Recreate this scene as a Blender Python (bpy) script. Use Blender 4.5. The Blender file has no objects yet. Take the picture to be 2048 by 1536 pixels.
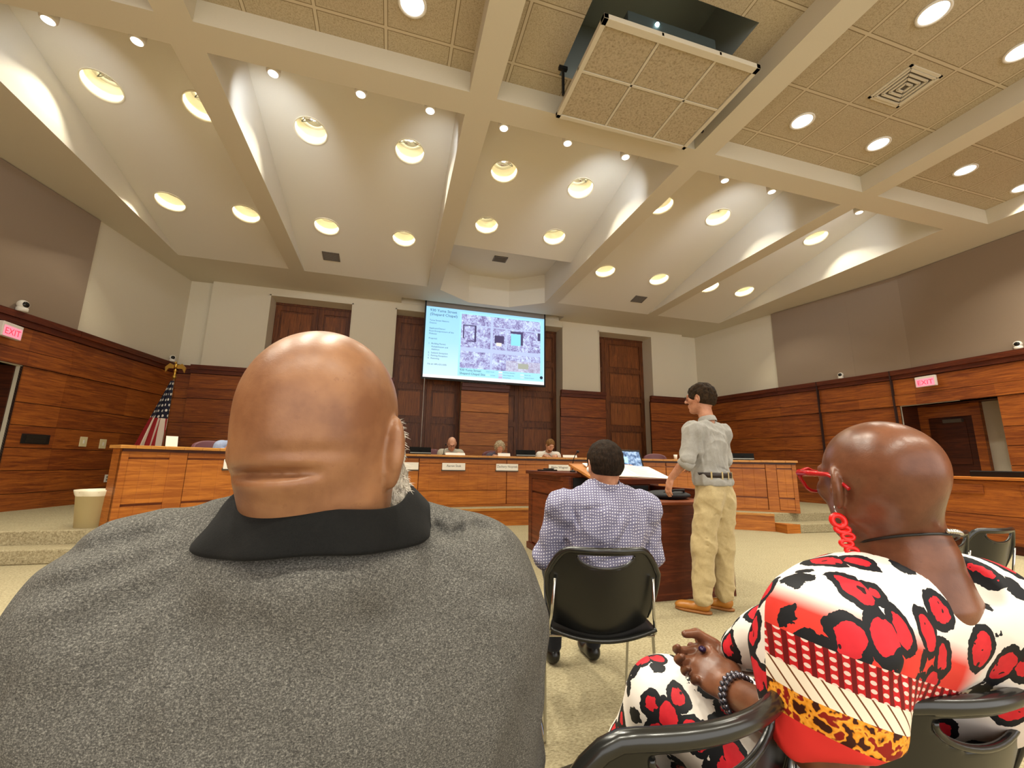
import bpy, bmesh, math, random
import numpy as np
from mathutils import Vector, Matrix
from mathutils.geometry import delaunay_2d_cdt
random.seed(7)
S = bpy.context.scene
COL = S.collection
PI = math.pi
R_ = math.radians

# ------------------------------------------------------------------ camera
cam_d = bpy.data.cameras.new('camera')
cam = bpy.data.objects.new('camera', cam_d); COL.objects.link(cam)
cam_d.sensor_fit = 'HORIZONTAL'; cam_d.sensor_width = 36.0
cam_d.lens = 842.0 / 2048 * 36.0
cam_d.clip_start = 0.02
cam.matrix_world = Matrix(((0.9613, -0.0667, -0.2672, 0), (-0.2749, -0.1739, -0.9456, 0), (0.0166, 0.9825, -0.1855, 1.12), (0, 0, 0, 1)))
cam.matrix_world = Matrix.Translation((0, 0, 1.12)) @ cam.matrix_world.to_3x3().normalized().to_4x4()
S.camera = cam
S.view_settings.view_transform = 'Standard'
S.view_settings.look = 'None'
S.view_settings.exposure = 1.08
S.view_settings.gamma = 1.0
S.view_settings.use_curve_mapping = False
W = bpy.data.worlds.new('world'); S.world = W; W.use_nodes = True
W.node_tree.nodes['Background'].inputs[0].default_value = (1.0, 0.96, 0.90, 1)
W.node_tree.nodes['Background'].inputs[1].default_value = 1.15

# ------------------------------------------------------------------ node helpers
def srgb(h):
    v = [int(h[i:i + 2], 16) / 255 for i in (0, 2, 4)]
    return tuple([(c / 12.92 if c <= .04045 else ((c + .055) / 1.055) ** 2.4) for c in v] + [1.0])

class NT:
    def __init__(s, name):
        s.m = bpy.data.materials.new(name); s.m.use_nodes = True
        s.t = s.m.node_tree; s.n = s.t.nodes; s.l = s.t.links
        s.b = s.n['Principled BSDF']; s._c = None
    def node(s, typ, **kw):
        n = s.n.new(typ)
        for k, v in kw.items():
            if k.startswith('i_'):
                key = k[2:]
                key = int(key) if key.isdigit() else key.replace('_', ' ')
                s.put(n.inputs[key], v)
            else: setattr(n, k, v)
        return n
    def put(s, sock, v):
        if isinstance(v, bpy.types.NodeSocket): s.l.new(v, sock)
        elif isinstance(v, bpy.types.Node): s.l.new(v.outputs[0], sock)
        else: sock.default_value = v
    def math(s, op, a, b=0.0, c=None):
        n = s.n.new('ShaderNodeMath'); n.operation = op
        s.put(n.inputs[0], a); s.put(n.inputs[1], b)
        if c is not None: s.put(n.inputs[2], c)
        return n.outputs[0]
    def vmath(s, op, a, b=(0, 0, 0)):
        n = s.n.new('ShaderNodeVectorMath'); n.operation = op
        s.put(n.inputs[0], a); s.put(n.inputs[1], b)
        return n.outputs[0]
    def obj(s):
        if s._c is None: s._c = s.n.new('ShaderNodeTexCoord')
        return s._c.outputs['Object']
    def sep(s, v):
        n = s.n.new('ShaderNodeSeparateXYZ'); s.put(n.inputs[0], v); return n.outputs
    def comb(s, x, y, z):
        n = s.n.new('ShaderNodeCombineXYZ')
        for i, v in enumerate((x, y, z)): s.put(n.inputs[i], v)
        return n.outputs[0]
    def scale(s, v, sc):
        n = s.n.new('ShaderNodeMapping'); s.put(n.inputs[0], v); n.inputs['Scale'].default_value = sc
        return n.outputs[0]
    def noise(s, v, sc=5, det=2, rough=.5, dist=0):
        n = s.n.new('ShaderNodeTexNoise'); s.put(n.inputs['Vector'], v)
        n.inputs['Scale'].default_value = sc; n.inputs['Detail'].default_value = det
        n.inputs['Roughness'].default_value = rough; n.inputs['Distortion'].default_value = dist
        return n.outputs[0]
    def ramp(s, f, stops, interp='LINEAR'):
        n = s.n.new('ShaderNodeValToRGB'); s.put(n.inputs[0], f); e = n.color_ramp.elements
        n.color_ramp.interpolation = interp
        while len(e) < len(stops): e.new(.5)
        for q, (p, c) in zip(e, stops):
            q.position = p; q.color = srgb(c) if isinstance(c, str) else c
        return n.outputs[0]
    def mix(s, f, a, b, mode='MIX'):
        n = s.n.new('ShaderNodeMix'); n.data_type = 'RGBA'; n.blend_type = mode
        s.put(n.inputs[0], f)
        for i, v in ((6, a), (7, b)):
            s.put(n.inputs[i], srgb(v) if isinstance(v, str) else v)
        return n.outputs[2]
    def bump(s, h, strength=.3, dist=.01):
        n = s.n.new('ShaderNodeBump'); n.inputs['Strength'].default_value = strength
        n.inputs['Distance'].default_value = dist; s.put(n.inputs['Height'], h)
        s.l.new(n.outputs[0], s.b.inputs['Normal'])
    def set(s, **kw):
        for k, v in kw.items():
            k = k.replace('_', ' ')
            if isinstance(v, str): v = srgb(v)
            s.put(s.b.inputs[k], v)
        return s.m

MATS = {}
def plain(name, col, rough=.6, metal=0.0, spec=None, **kw):
    if name in MATS: return MATS[name]
    t = NT(name)
    t.set(Base_Color=col, Roughness=rough, Metallic=metal)
    if spec is not None: t.b.inputs['Specular IOR Level'].default_value = spec
    for k, v in kw.items(): t.set(**{k: v})
    MATS[name] = t.m
    return t.m
def emit(name, col, st):
    t = NT(name); t.set(Base_Color=col, Emission_Color=col, Emission_Strength=st, Roughness=.5)
    MATS[name] = t.m; return t.m

def wood(name, dark, mid, light, axis='H', rough=.38, grain=1.0, tone=.55):
    t = NT(name)
    v = t.obj()
    sc = (.55, .55, 9) if axis == 'H' else ((9, 9, .6) if axis == 'V' else (.6, 8, 8))
    g = t.noise(t.scale(v, sc), 3.0 * grain, 6, .62, 1.2)
    f = t.noise(t.scale(v, tuple(c * 4 for c in sc)), 9.0 * grain, 3, .6)
    at = t.node('ShaderNodeAttribute', attribute_name='tone')
    m = t.math('ADD', t.math('MULTIPLY', g, .8), t.math('MULTIPLY', f, .22))
    m = t.math('ADD', m, t.math('MULTIPLY', t.math('SUBTRACT', at.outputs['Fac'], .5), tone))
    c = t.ramp(m, [(.25, dark), (.5, mid), (.78, light)])
    t.set(Base_Color=c, Roughness=rough)
    t.b.inputs['Specular IOR Level'].default_value = .35
    t.bump(f, .06, .004)
    return t.m
M_WOOD = wood('wood_red', '74391a', 'ab6126', 'd08a3e')
M_WOODB = wood('wood_bright', '96521a', 'c67a2e', 'e29a46', rough=.42)
M_WOODV = wood('wood_vertical', '552d15', '8a5026', 'b06c34', 'V', rough=.45)
M_WOODD = wood('wood_dark', '341407', '57260e', '6d3414', rough=.45)
M_CAP = wood('wood_cap', '4a1d0a', '703215', '86431c', rough=.4)
M_TOP = wood('wood_counter', 'a3672c', 'cf9448', 'e9bd72', rough=.3)
M_GAP = plain('groove_dark', '2a0f06', .8)

def paint(name, col, sc=60, amt=.06, rough=.85, bump=.1):
    t = NT(name); v = t.obj()
    n = t.noise(v, sc, 3, .6)
    a = srgb(col) if isinstance(col, str) else col
    d = tuple([x * (1 - amt) for x in a[:3]] + [1]); l = tuple([min(1, x * (1 + amt)) for x in a[:3]] + [1])
    t.set(Base_Color=t.mix(n, d, l), Roughness=rough)
    t.b.inputs['Specular IOR Level'].default_value = .15
    t.bump(n, bump, .002)
    return t.m
M_WHITE = paint('ceiling_paint', 'e0dacb', 80, .02)
M_SOFF = paint('soffit_paint', 'd2cab6', 80, .03)
M_WALL = paint('wall_paint', 'd9d0ba', 70, .04)
M_FAB = paint('wall_fabric', '948270', 350, .16, .95, .4)
M_NICHE = paint('niche_paint', 'bcb2a2', 70, .04)

def carpet():
    t = NT('carpet'); v = t.obj()
    n1 = t.noise(v, 60, 4, .75); n2 = t.noise(v, 6, 3, .6)
    w = t.noise(t.scale(v, (1, 3.2, 1)), 55, 2, .6)
    m = t.math('ADD', t.math('MULTIPLY', n1, .5), t.math('MULTIPLY', w, .5))
    c = t.ramp(m, [(.3, '6e6249'), (.5, 'a29779'), (.68, 'c2b798')])
    c = t.mix(t.math('MULTIPLY', n2, .25), c, 'a39478', 'MULTIPLY')
    t.set(Base_Color=c, Roughness=.95); t.b.inputs['Specular IOR Level'].default_value = .05
    t.bump(m, .7, .01); return t.m
M_CARPET = carpet()

def tiles():
    t = NT('acoustic_tile'); v = t.obj(); x, y, z = t.sep(v)[:3]
    def line(c, o, w):
        f = t.math('FRACT', t.math('ADD', t.math('DIVIDE', t.math('SUBTRACT', c, o), .69), 100.5))
        return t.math('ABSOLUTE', t.math('SUBTRACT', f, .5))
    d = t.math('MINIMUM', line(x, 4.49, 0), line(y, 3.87, 0))
    bar = t.math('LESS_THAN', d, .022)
    edge = t.math('LESS_THAN', d, .034)
    n = t.noise(v, 75, 5, .7); n2 = t.noise(v, 260, 2, .6)
    c = t.ramp(t.math('ADD', t.math('MULTIPLY', n, .6), t.math('MULTIPLY', n2, .4)), [(.34, '84745a'), (.48, 'b6a88e'), (.65, 'c6b99f')])
    c = t.mix(edge, c, '85765c'); c = t.mix(bar, c, 'c8bba2')
    t.set(Base_Color=c, Roughness=.95); t.b.inputs['Specular IOR Level'].default_value = .05
    h = t.math('ADD', t.math('MULTIPLY', n, .35), t.math('MULTIPLY', bar, 1.0))
    t.bump(h, .5, .006); return t.m
M_TILE = tiles()
M_METAL = plain('chrome', 'c9c9c6', .18, 1.0)
M_BLACK = plain('black_plastic', '0c0c0d', .3, 0, .5)
M_WHITEP = plain('white_plastic', 'e8e4da', .4)
M_PAPER = plain('paper', 'f2efe6', .7)
M_DARK = plain('near_black', '08090a', .6)

# ------------------------------------------------------------------ object helpers
def link(name, me, mat=None, parent=None):
    o = bpy.data.objects.new(name, me); COL.objects.link(o)
    if mat is not None:
        for m in (mat if isinstance(mat, (list, tuple)) else [mat]): me.materials.append(m)
    if parent is not None: o.parent = parent
    return o
def tag(o, label, cat, group=None, kind=None):
    o['label'] = label; o['category'] = cat
    if group: o['group'] = group
    if kind: o['kind'] = kind
    return o
def empty(name, loc=(0, 0, 0), rz=0.0, label=None, cat=None, group=None):
    o = bpy.data.objects.new(name, None); COL.objects.link(o); o.location = loc; o.rotation_euler = (0, 0, rz)
    o.empty_display_size = .1
    if label: tag(o, label, cat, group)
    return o
def struct(o): o['kind'] = 'structure'; return o

class MB:
    """collects shapes into one mesh"""
    def __init__(s): s.bm = bmesh.new(); s.t = s.bm.loops.layers.color.new('tone'); s.tv = .5
    def _f(s, vs, mi=0, smooth=False):
        f = s.bm.faces.new(vs); f.material_index = mi; f.smooth = smooth
        for l in f.loops: l[s.t] = (s.tv, s.tv, s.tv, 1)
        return f
    def box(s, x0, x1, y0, y1, z0, z1, M=None, mi=0, tone=None):
        if tone is not None: s.tv = tone
        P = [Vector((x, y, z)) for z in (z0, z1) for y in (y0, y1) for x in (x0, x1)]
        if M is not None: P = [M @ p for p in P]
        v = [s.bm.verts.new(p) for p in P]
        for q in ((0, 2, 3, 1), (4, 5, 7, 6), (0, 1, 5, 4), (2, 6, 7, 3), (1, 3, 7, 5), (0, 4, 6, 2)): s._f([v[i] for i in q], mi)
        return s
    def quad(s, pts, mi=0):
        s._f([s.bm.verts.new(p) for p in pts], mi); return s
    def prism(s, poly, z0, z1, mi=0, M=None):
        a = [Vector((x, y, z0)) for x, y in poly]; b = [Vector((x, y, z1)) for x, y in poly]
        if M is not None: a = [M @ p for p in a]; b = [M @ p for p in b]
        a = [s.bm.verts.new(p) for p in a]; b = [s.bm.verts.new(p) for p in b]
        n = len(poly)
        s._f(a[::-1], mi); s._f(b, mi)
        for i in range(n): s._f([a[i], a[(i + 1) % n], b[(i + 1) % n], b[i]], mi)
        return s
    def lathe(s, prof, c=(0, 0, 0), n=24, M=None, mi=0, smooth=True, cap=True):
        rings = []
        c = Vector(c)
        for r, z in prof:
            ring = []
            for i in range(n):
                a = 2 * PI * i / n
                p = Vector((r * math.cos(a), r * math.sin(a), z))
                if M is not None: p = M @ p
                ring.append(s.bm.verts.new(p + c))
            rings.append(ring)
        for a, b in zip(rings, rings[1:]):
            for i in range(n): s._f([a[i], a[(i + 1) % n], b[(i + 1) % n], b[i]], mi, smooth)
        if cap:
            if prof[0][0] > 1e-4: s._f(rings[0][::-1], mi)
            if prof[-1][0] > 1e-4: s._f(rings[-1], mi)
        return s
    def tube(s, pts, r, n=8, mi=0, closed=False, cap=True):
        pts = [Vector(p) for p in pts]; N = len(pts)
        rr = r if isinstance(r, (list, tuple)) else [r] * N
        rings = []; up = None
        for i, p in enumerate(pts):
            a = pts[(i - 1) % N] if (closed or i > 0) else p; b = pts[(i + 1) % N] if (closed or i < N - 1) else p
            d = (b - a).normalized()
            if up is None: up = d.orthogonal().normalized()
            up = (up - d * up.dot(d)).normalized(); w = d.cross(up)
            rings.append([s.bm.verts.new(p + (up * math.cos(2 * PI * k / n) + w * math.sin(2 * PI * k / n)) * rr[i]) for k in range(n)])
        m = N if closed else N - 1
        for i in range(m):
            a = rings[i]; b = rings[(i + 1) % N]
            for k in range(n): s._f([a[k], a[(k + 1) % n], b[(k + 1) % n], b[k]], mi, True)
        if cap and not closed: s._f(rings[0][::-1], mi); s._f(rings[-1], mi)
        return s
    def ball(s, c, r, M=None, n=12, mi=0):
        rr = r if isinstance(r, (list, tuple)) else (r, r, r)
        pr = [(math.sin(PI * i / n), -math.cos(PI * i / n)) for i in range(n + 1)]
        rings = []
        for q, z in pr:
            ring = []
            for k in range(2 * n):
                a = PI * k / n; p = Vector((q * math.cos(a) * rr[0], q * math.sin(a) * rr[1], z * rr[2]))
                if M is not None: p = M @ p
                ring.append(s.bm.verts.new(p + Vector(c)))
            rings.append(ring)
        for a, b in zip(rings, rings[1:]):
            for k in range(2 * n): s._f([a[k], a[(k + 1) % (2 * n)], b[(k + 1) % (2 * n)], b[k]], mi, True)
        return s
    def build(s, name, mat, parent=None, bevel=0, loc=None, weld=False):
        if weld: bmesh.ops.remove_doubles(s.bm, verts=s.bm.verts, dist=1e-5)
        bmesh.ops.recalc_face_normals(s.bm, faces=s.bm.faces)
        me = bpy.data.meshes.new(name); s.bm.to_mesh(me); s.bm.free()
        o = link(name, me, mat, parent)
        if bevel:
            m = o.modifiers.new('b', 'BEVEL'); m.width = bevel; m.segments = 2; m.limit_method = 'ANGLE'; m.angle_limit = R_(50)
        if loc is not None: o.location = loc
        return o
def copy_tree(o, parent=None):
    c = o.copy(); COL.objects.link(c)
    if parent is not None: c.parent = parent
    for ch in list(o.children): copy_tree(ch, c)
    return c

def sheet(loops, tf, mb, mi=0):
    """flat polygon with holes; loops are 2-D, tf maps (u,v) to 3-D"""
    vs = []; es = []
    for lp in loops:
        b = len(vs); vs += [Vector(p) for p in lp]
        es += [(b + i, b + (i + 1) % len(lp)) for i in range(len(lp))]
    v, e, f, _, _, _ = delaunay_2d_cdt(vs, es, [], 4, 1e-6)
    # output type 4 needs faces; fall back on own in/out test
    def inside(p):
        c = 0
        for lp in loops:
            n = len(lp)
            for i in range(n):
                x0, y0 = lp[i]; x1, y1 = lp[(i + 1) % n]
                if (y0 > p[1]) != (y1 > p[1]) and p[0] < (x1 - x0) * (p[1] - y0) / (y1 - y0) + x0: c += 1
        return c % 2 == 1
    v, e, f, _, _, _ = delaunay_2d_cdt(vs, es, [], 0, 1e-6)
    bv = [mb.bm.verts.new(tf(*p)) for p in v]
    for t in f:
        cx = sum(v[i][0] for i in t) / len(t); cy = sum(v[i][1] for i in t) / len(t)
        if inside((cx, cy)): mb._f([bv[i] for i in t], mi)

def circle(cx, cy, r, n=28): return [(cx + r * math.cos(2 * PI * i / n), cy + r * math.sin(2 * PI * i / n)) for i in range(n)]

# ------------------------------------------------------------------ the room
CX = 2.285; YB = 11.1; ZS = 5.3; YR = -5.0
WPTS = [(7.145, 11.25), (7.6, 8.7), (7.985, 7.0), (8.155, 6.0), (8.185, 4.0), (8.185, YR)]
RW = [(CX + a, b) for a, b in WPTS]; LW = [(CX - a, b) for a, b in WPTS]
YSTEP_L, YSTEP_R = (5.85, 6.15), (6.05, 6.42)

mb = MB(); mb.box(-7, 12, YR - .3, 12.3, -.1, 0); struct(mb.build('floor', M_CARPET))
def outline(off=0.0):
    return [(x + off, y) for x, y in RW[::-1]] + [(x - off, y) for x, y in LW]

# lighting: downlights (positions measured in the sloping bays)
BAYS = {'outer left': (-4.55, -2.45), 'left': (-2.13, .60), 'centre': (.92, 3.66), 'right': (3.98, 6.70), 'outer right': (7.01, 9.10)}
def slope(y): return ZS + .2 * (9.8 - y)
DL = [('outer left', -4.06, 6.18), ('outer left', -2.9, 6.18), ('left', -1.48, 6.2), ('left', -.02, 6.2), ('centre', 1.55, 6.21), ('centre', 2.98, 6.22),
      ('right', 4.66, 6.23), ('right', 5.97, 6.23), ('outer right', 7.5, 6.23), ('outer right', 8.52, 6.24),
      ('outer left', -4.08, 8.23), ('outer left', -2.88, 8.24), ('left', -1.49, 8.24), ('left', -.02, 8.25), ('centre', 1.54, 7.5), ('centre', 2.98, 7.5),
      ('right', 4.58, 8.3), ('right', 6.03, 8.29), ('outer right', 7.5, 8.29), ('outer right', 8.56, 8.26)]
RC = .225
c_ = MB()
OCT = [(.92, 9.9), (1.73, 10.5), (2.84, 10.5), (3.66, 9.9)]
# soffit sheet at 5.3 with its openings
holes = []
for k, (a, b) in BAYS.items():
    if k == 'centre': holes.append([(a, 4.45), (b, 4.45)] + OCT[::-1])
    else: holes.append([(a, 4.45), (b, 4.45), (b, 9.8), (a, 9.8)])
COFX = [(-5.06, -2.45), (-2.13, .60), (.92, 3.66), (3.98, 6.70), (7.02, 9.63)]
COFY = [(.1, 4.12), (-4.4, -.25)]
for y0, y1 in COFY:
    for a, b in COFX: holes.append([(a, y0), (b, y0), (b, y1), (a, y1)])
slot = [(.02, 10.72), (4.55, 10.72), (4.55, 11.1), (.02, 11.1)]
holes.append(slot)
outer = [(x + .3, y) for x, y in RW[::-1]] + [(RW[0][0] + .3, 11.6), (LW[0][0] - .3, 11.6)] + [(x - .3, y) for x, y in LW]
sheet([outer] + holes, lambda u, v: Vector((u, v, ZS)), c_, 1)
def riser(mb, p, q, z0, z1, mi=0): mb.quad([(p[0], p[1], z0), (q[0], q[1], z0), (q[0], q[1], z1), (p[0], p[1], z1)], mi)
for k, (a, b) in BAYS.items():
    y1 = 8.19 if k == 'centre' else 9.8
    hs = [circle(x, (y - 4.45) / 1.0, RC) for kk, x, y in DL if kk == k]
    sheet([[(a, 0), (b, 0), (b, y1 - 4.45), (a, y1 - 4.45)]] + hs, lambda u, v: Vector((u, v + 4.45, slope(v + 4.45))), c_, 0)
    yb = 9.9 if k == 'centre' else 9.8
    riser(c_, (a, 4.45), (a, yb), ZS, 6.5); riser(c_, (b, 4.45), (b, yb), ZS, 6.5); riser(c_, (a, 4.45), (b, 4.45), ZS, 6.5)
riser(c_, (.92, 8.19), (3.66, 8.19), slope(8.19), 6.1)
sheet([[(.92, 8.19), (3.66, 8.19)] + OCT[::-1]], lambda u, v: Vector((u, v, 6.1)), c_, 0)
for p, q in zip(OCT, OCT[1:]): riser(c_, p, q, ZS, 6.1)
for i in range(4): riser(c_, slot[i], slot[(i + 1) % 4], ZS, 5.9)
c_.quad([(.02, 10.72, 5.9), (4.55, 10.72, 5.9), (4.55, 11.1, 5.9), (.02, 11.1, 5.9)])
# front coffers
HATCH = (1.60, 3.32, 2.72, 3.86)
for y0, y1 in COFY:
    for i, (a, b) in enumerate(COFX):
        riser(c_, (a, y0), (a, y1), ZS, 5.57, 1); riser(c_, (b, y0), (b, y1), ZS, 5.57, 1)
        riser(c_, (a, y0), (b, y0), ZS, 5.57, 1); riser(c_, (a, y1), (b, y1), ZS, 5.57, 1)
        hs = []
        if i == 2 and y0 > 0: hs = [[(HATCH[0], HATCH[2]), (HATCH[1], HATCH[2]), (HATCH[1], HATCH[3]), (HATCH[0], HATCH[3])]]
        sheet([[(a, y0), (b, y0), (b, y1), (a, y1)]] + hs, lambda u, v: Vector((u, v, 5.57)), c_, 2)
hx0, hx1, hy0, hy1 = HATCH
for p, q in (((hx0, hy0), (hx1, hy0)), ((hx1, hy0), (hx1, hy1)), ((hx1, hy1), (hx0, hy1)), ((hx0, hy1), (hx0, hy0))): riser(c_, p, q, 5.57, 6.4, 3)
c_.quad([(hx0, hy0, 6.4), (hx1, hy0, 6.4), (hx1, hy1, 6.4), (hx0, hy1, 6.4)], 3)
c_.quad([(-7, YR - .3, 6.9), (12, YR - .3, 6.9), (12, 12.3, 6.9), (-7, 12.3, 6.9)], 0)  # unseen outer cap over the ceiling, added to stop light leaking in
struct(c_.build('ceiling', [M_WHITE, M_SOFF, M_TILE, plain('hatch_grey', 'a3aca8', .8)]))

# walls -------------------------------------------------------------
def seg_frame(a, b):
    a = Vector((a[0], a[1], 0)); b = Vector((b[0], b[1], 0)); d = b - a; L = d.length; d.normalize()
    return a, d, L
def frame_M(a, d, inward):
    # local x along d, local y pointing into the room, z up
    n = Vector((-d.y, d.x, 0))
    if n.dot(inward) < 0: n = -n
    M = Matrix(((d.x, n.x, 0, a.x), (d.y, n.y, 0, a.y), (0, 0, 1, 0), (0, 0, 0, 1)))
    return M
COURSES = [(.0, .545, .03), (.555, .885, .03), (.895, 1.225, .03), (1.235, 1.565, .03), (1.575, 1.905, .03), (1.915, 2.45, .03),
           (2.46, 2.68, .06), (2.69, 3.02, .035), (3.03, 3.12, .075), (3.12, 3.22, .11)]
def courses(mb, x0, x1, M, z0=.0, pw=1.25, seed=0, top=3.22, dmul=1.0, zt=None):
    rnd = random.Random(seed)
    mb.box(x0, x1, -.03, .012, z0, min(top, 3.05), M, 1, .5)
    n = max(1, round((x1 - x0) / pw)); w = (x1 - x0) / n
    for ci, (a, b, d) in enumerate(COURSES):
        if b <= z0 or a >= top: continue
        a = max(a, z0)
        if ci >= 8:
            mb.box(x0 - .0, x1 + .0, 0, d * dmul, a, b, M, 2, .45); continue
        for i in range(n):
            mb.box(x0 + w * i, x0 + w * (i + 1), 0, d * dmul, a, b, M, 0, rnd.uniform(.38, .62))
MW = [M_WOOD, M_GAP, M_CAP]
def wall_x(side, y):
    pts = WPTS
    for (a, b), (c, d) in zip(pts, pts[1:]):
        if d <= y <= b: return CX + side * (a + (c - a) * (y - b) / (d - b))
    return CX + side * 7.145
def side_wall(side):
    pts = RW if side == 'right' else LW
    inward = Vector((-1 if side == 'right' else 1, 0, 0))
    w = MB(); t = MB(); fb = MB()
    DO = (4.80, 6.30) if side == 'right' else (6.4, 8.05)       # doorway recess, by y
    for i, (p, q) in enumerate(zip(pts, pts[1:])):
        a, d, L = seg_frame(p, q); M = frame_M(a, d, inward)
        # cut at doorway
        def s_of(y): return (y - p[1]) / (q[1] - p[1]) * L
        parts = [(0, L)]
        ylo, yhi = q[1], p[1]
        if DO[0] < yhi and DO[1] > ylo:
            s0, s1 = s_of(min(DO[1], yhi)), s_of(max(DO[0], ylo))
            parts = []
            if s0 > .01: parts.append((0, s0))
            if s1 < L - .01: parts.append((s1, L))
            w.box(s0, s1, -.2, 0, 2.45, 5.3, M); 
            courses(t, s0, s1, M, 2.46, seed=i)
        for s0, s1 in parts:
            w.box(s0, s1, -.2, 0, 0, 5.3, M)
            courses(t, s0, s1, M, 0, seed=i * 7 + (3 if side == 'left' else 0))
        # fabric panels above the wood, from y=8.65 forward
        if p[1] <= 8.75:
            n = max(1, round(L / 2.3))
            for k in range(n):
                fb.box(L * k / n + .0015, L * (k + 1) / n - .0015, .0, .035, 3.22, 5.29, M, 0)
    if side == 'right':
        for gy in (7.79, 6.36):
            a, d, L = seg_frame((wall_x(1, gy), gy), (wall_x(1, gy - .02), gy - .02)); t.box(-.004, .014, .0, .116, 0, 3.22, frame_M(a, d, inward), 1, .3)
    struct(w.build('wall_' + side, M_WALL)); struct(t.build('trim_1' if side == 'left' else 'trim_2', MW)); struct(fb.build('trim_3' if side == 'left' else 'trim_4', M_FAB))
side_wall('right'); side_wall('left')

def doorway(side, num):
    sg = 1 if side == 'right' else -1
    if side == 'right': y0, y1, xw = 4.80, 6.30, 10.45
    else: y0, y1, xw = 6.4, 8.05, -5.55
    r = MB(); dpt = .55
    X = lambda u: xw + sg * u
    xa, xb = sorted((X(.10), X(dpt))); 
    z0 = .3 if side == 'left' else 0
    r.box(min(X(.0), X(dpt)), max(X(.0), X(dpt)), y1, y1 + .06, 0, 2.5, mi=1)       # far reveal, dark wood
    r.box(min(X(.0), X(dpt)), max(X(.0), X(dpt)), y0 - .06, y0, 0, 2.5, mi=1)
    r.box(min(X(0), X(dpt)), max(X(0), X(dpt)), y0, y1, 2.45, 2.5, mi=1)
    r.box(min(X(dpt), X(dpt + .1)), max(X(dpt), X(dpt + .1)), y0 - .1, y1 + .1, 0, 2.5, mi=0)  # painted back
    struct(r.build('wall_recess_' + side, [M_NICHE, M_WOODD]))
    d = MB(); dy0, dy1 = (y0 + .64, y1 - .14) if side == 'right' else (y0 + .1, y0 + .9)
    dx0, dx1 = sorted((X(dpt - .05), X(dpt)))
    d.box(dx0, dx1, dy0, dy1, .02, 2.2, tone=.4)
    for a, b, c, e in ((dy0 + .12, dy1 - .12, 1.25, 2.08), (dy0 + .12, dy1 - .12, .2, 1.1)):
        d.box(*sorted((X(dpt - .062), X(dpt - .05))), a, b, c, e, tone=.5)
    door = struct(d.build('door_%d' % num, M_WOODD))
    f = MB()
    f.box(*sorted((X(dpt - .09), X(dpt))), dy0 - .14, dy0, 0, 2.45, tone=.5)
    f.box(*sorted((X(dpt - .09), X(dpt))), dy1, dy1 + .14, 0, 2.45, tone=.5)
    f.box(*sorted((X(dpt - .09), X(dpt))), dy0 + .001, dy1 - .001, 2.2, 2.44, tone=.5)
    fo = f.build('door_frame', M_WOOD, door)
    h = MB(); h.box(*sorted((X(dpt - .12), X(dpt - .06))), dy0 + .1, dy1 - .1, .93, .99); h.build('push_bar', plain('bronze', '2e2418', .35, .8), door)
    k = MB(); k.box(*sorted((X(dpt - .12), X(dpt - .05))), dy0 + .15, dy0 + .45, 2.08, 2.15); k.build('door_closer', plain('closer_metal', '5a5046', .5, .3), door)
doorway('right', 1); doorway('left', 2)

# back wall ----------------------------------------------------------
bw = MB()
DZ = 5.1
for a, b in ((-4.35, -3.08), (-1.20, -.08), (4.65, 5.85), (7.65, 8.82)): bw.box(a, b, YB, YB + .6, 0, 5.32)
bw.box(-3.08, -1.20, YB, YB + .6, DZ, 5.32); bw.box(5.85, 7.65, YB, YB + .6, DZ, 5.32)
bw.box(-.08, 4.65, YB + .01, YB + .6, DZ, 5.95)
bw.box(1.78, 2.97, YB, YB + .6, 0, 5.2)                       # pier behind the centre column
bw.box(-5.1, -4.35, YB + .15, YB + .6, 0, 5.32); bw.box(8.82, 9.7, YB + .15, YB + .6, 0, 5.32)
bw.box(-6, 11, YB + .6, YB + .7, 0, 5.9)
struct(bw.build('wall_back', M_WALL))
for i, (a, b) in enumerate(((-3.08, -1.20), (5.85, 7.65), (-.08, 4.65))):
    # window reveals: outer bead
    t = MB()
    t.box(a - .03, a, YB - .02, YB + .0, 3.22, DZ + .03); t.box(b, b + .03, YB - .02, YB, 3.22, DZ + .03); t.box(a - .03, b + .03, YB - .02, YB, DZ, DZ + .03)
    struct(t.build('trim_%d' % (5 + i), M_WALL))
tb = MB()
MI = frame_M(Vector((0, YB, 0)), Vector((1, 0, 0)), Vector((0, -1, 0)))
for sd, (a, b) in enumerate(((-4.5, -3.0), (-1.3, -.02), (4.58, 6.0), (7.52, 9.0))): courses(tb, a, b, MI, 0, 2.2, 11 + sd)
courses(tb, -5.1, -4.45, frame_M(Vector((0, YB + .15, 0)), Vector((1, 0, 0)), Vector((0, -1, 0))), 0, 2.2, 33)
courses(tb, 8.95, 9.7, frame_M(Vector((0, YB + .15, 0)), Vector((1, 0, 0)), Vector((0, -1, 0))), 0, 2.2, 34)
struct(tb.build('trim_8', MW))
tc = MB(); courses(tc, 1.72, 3.03, MI, 0, 2.2, 52, dmul=1.4); struct(tc.build('trim_9', [M_WOODB, M_GAP, M_CAP]))
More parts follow.
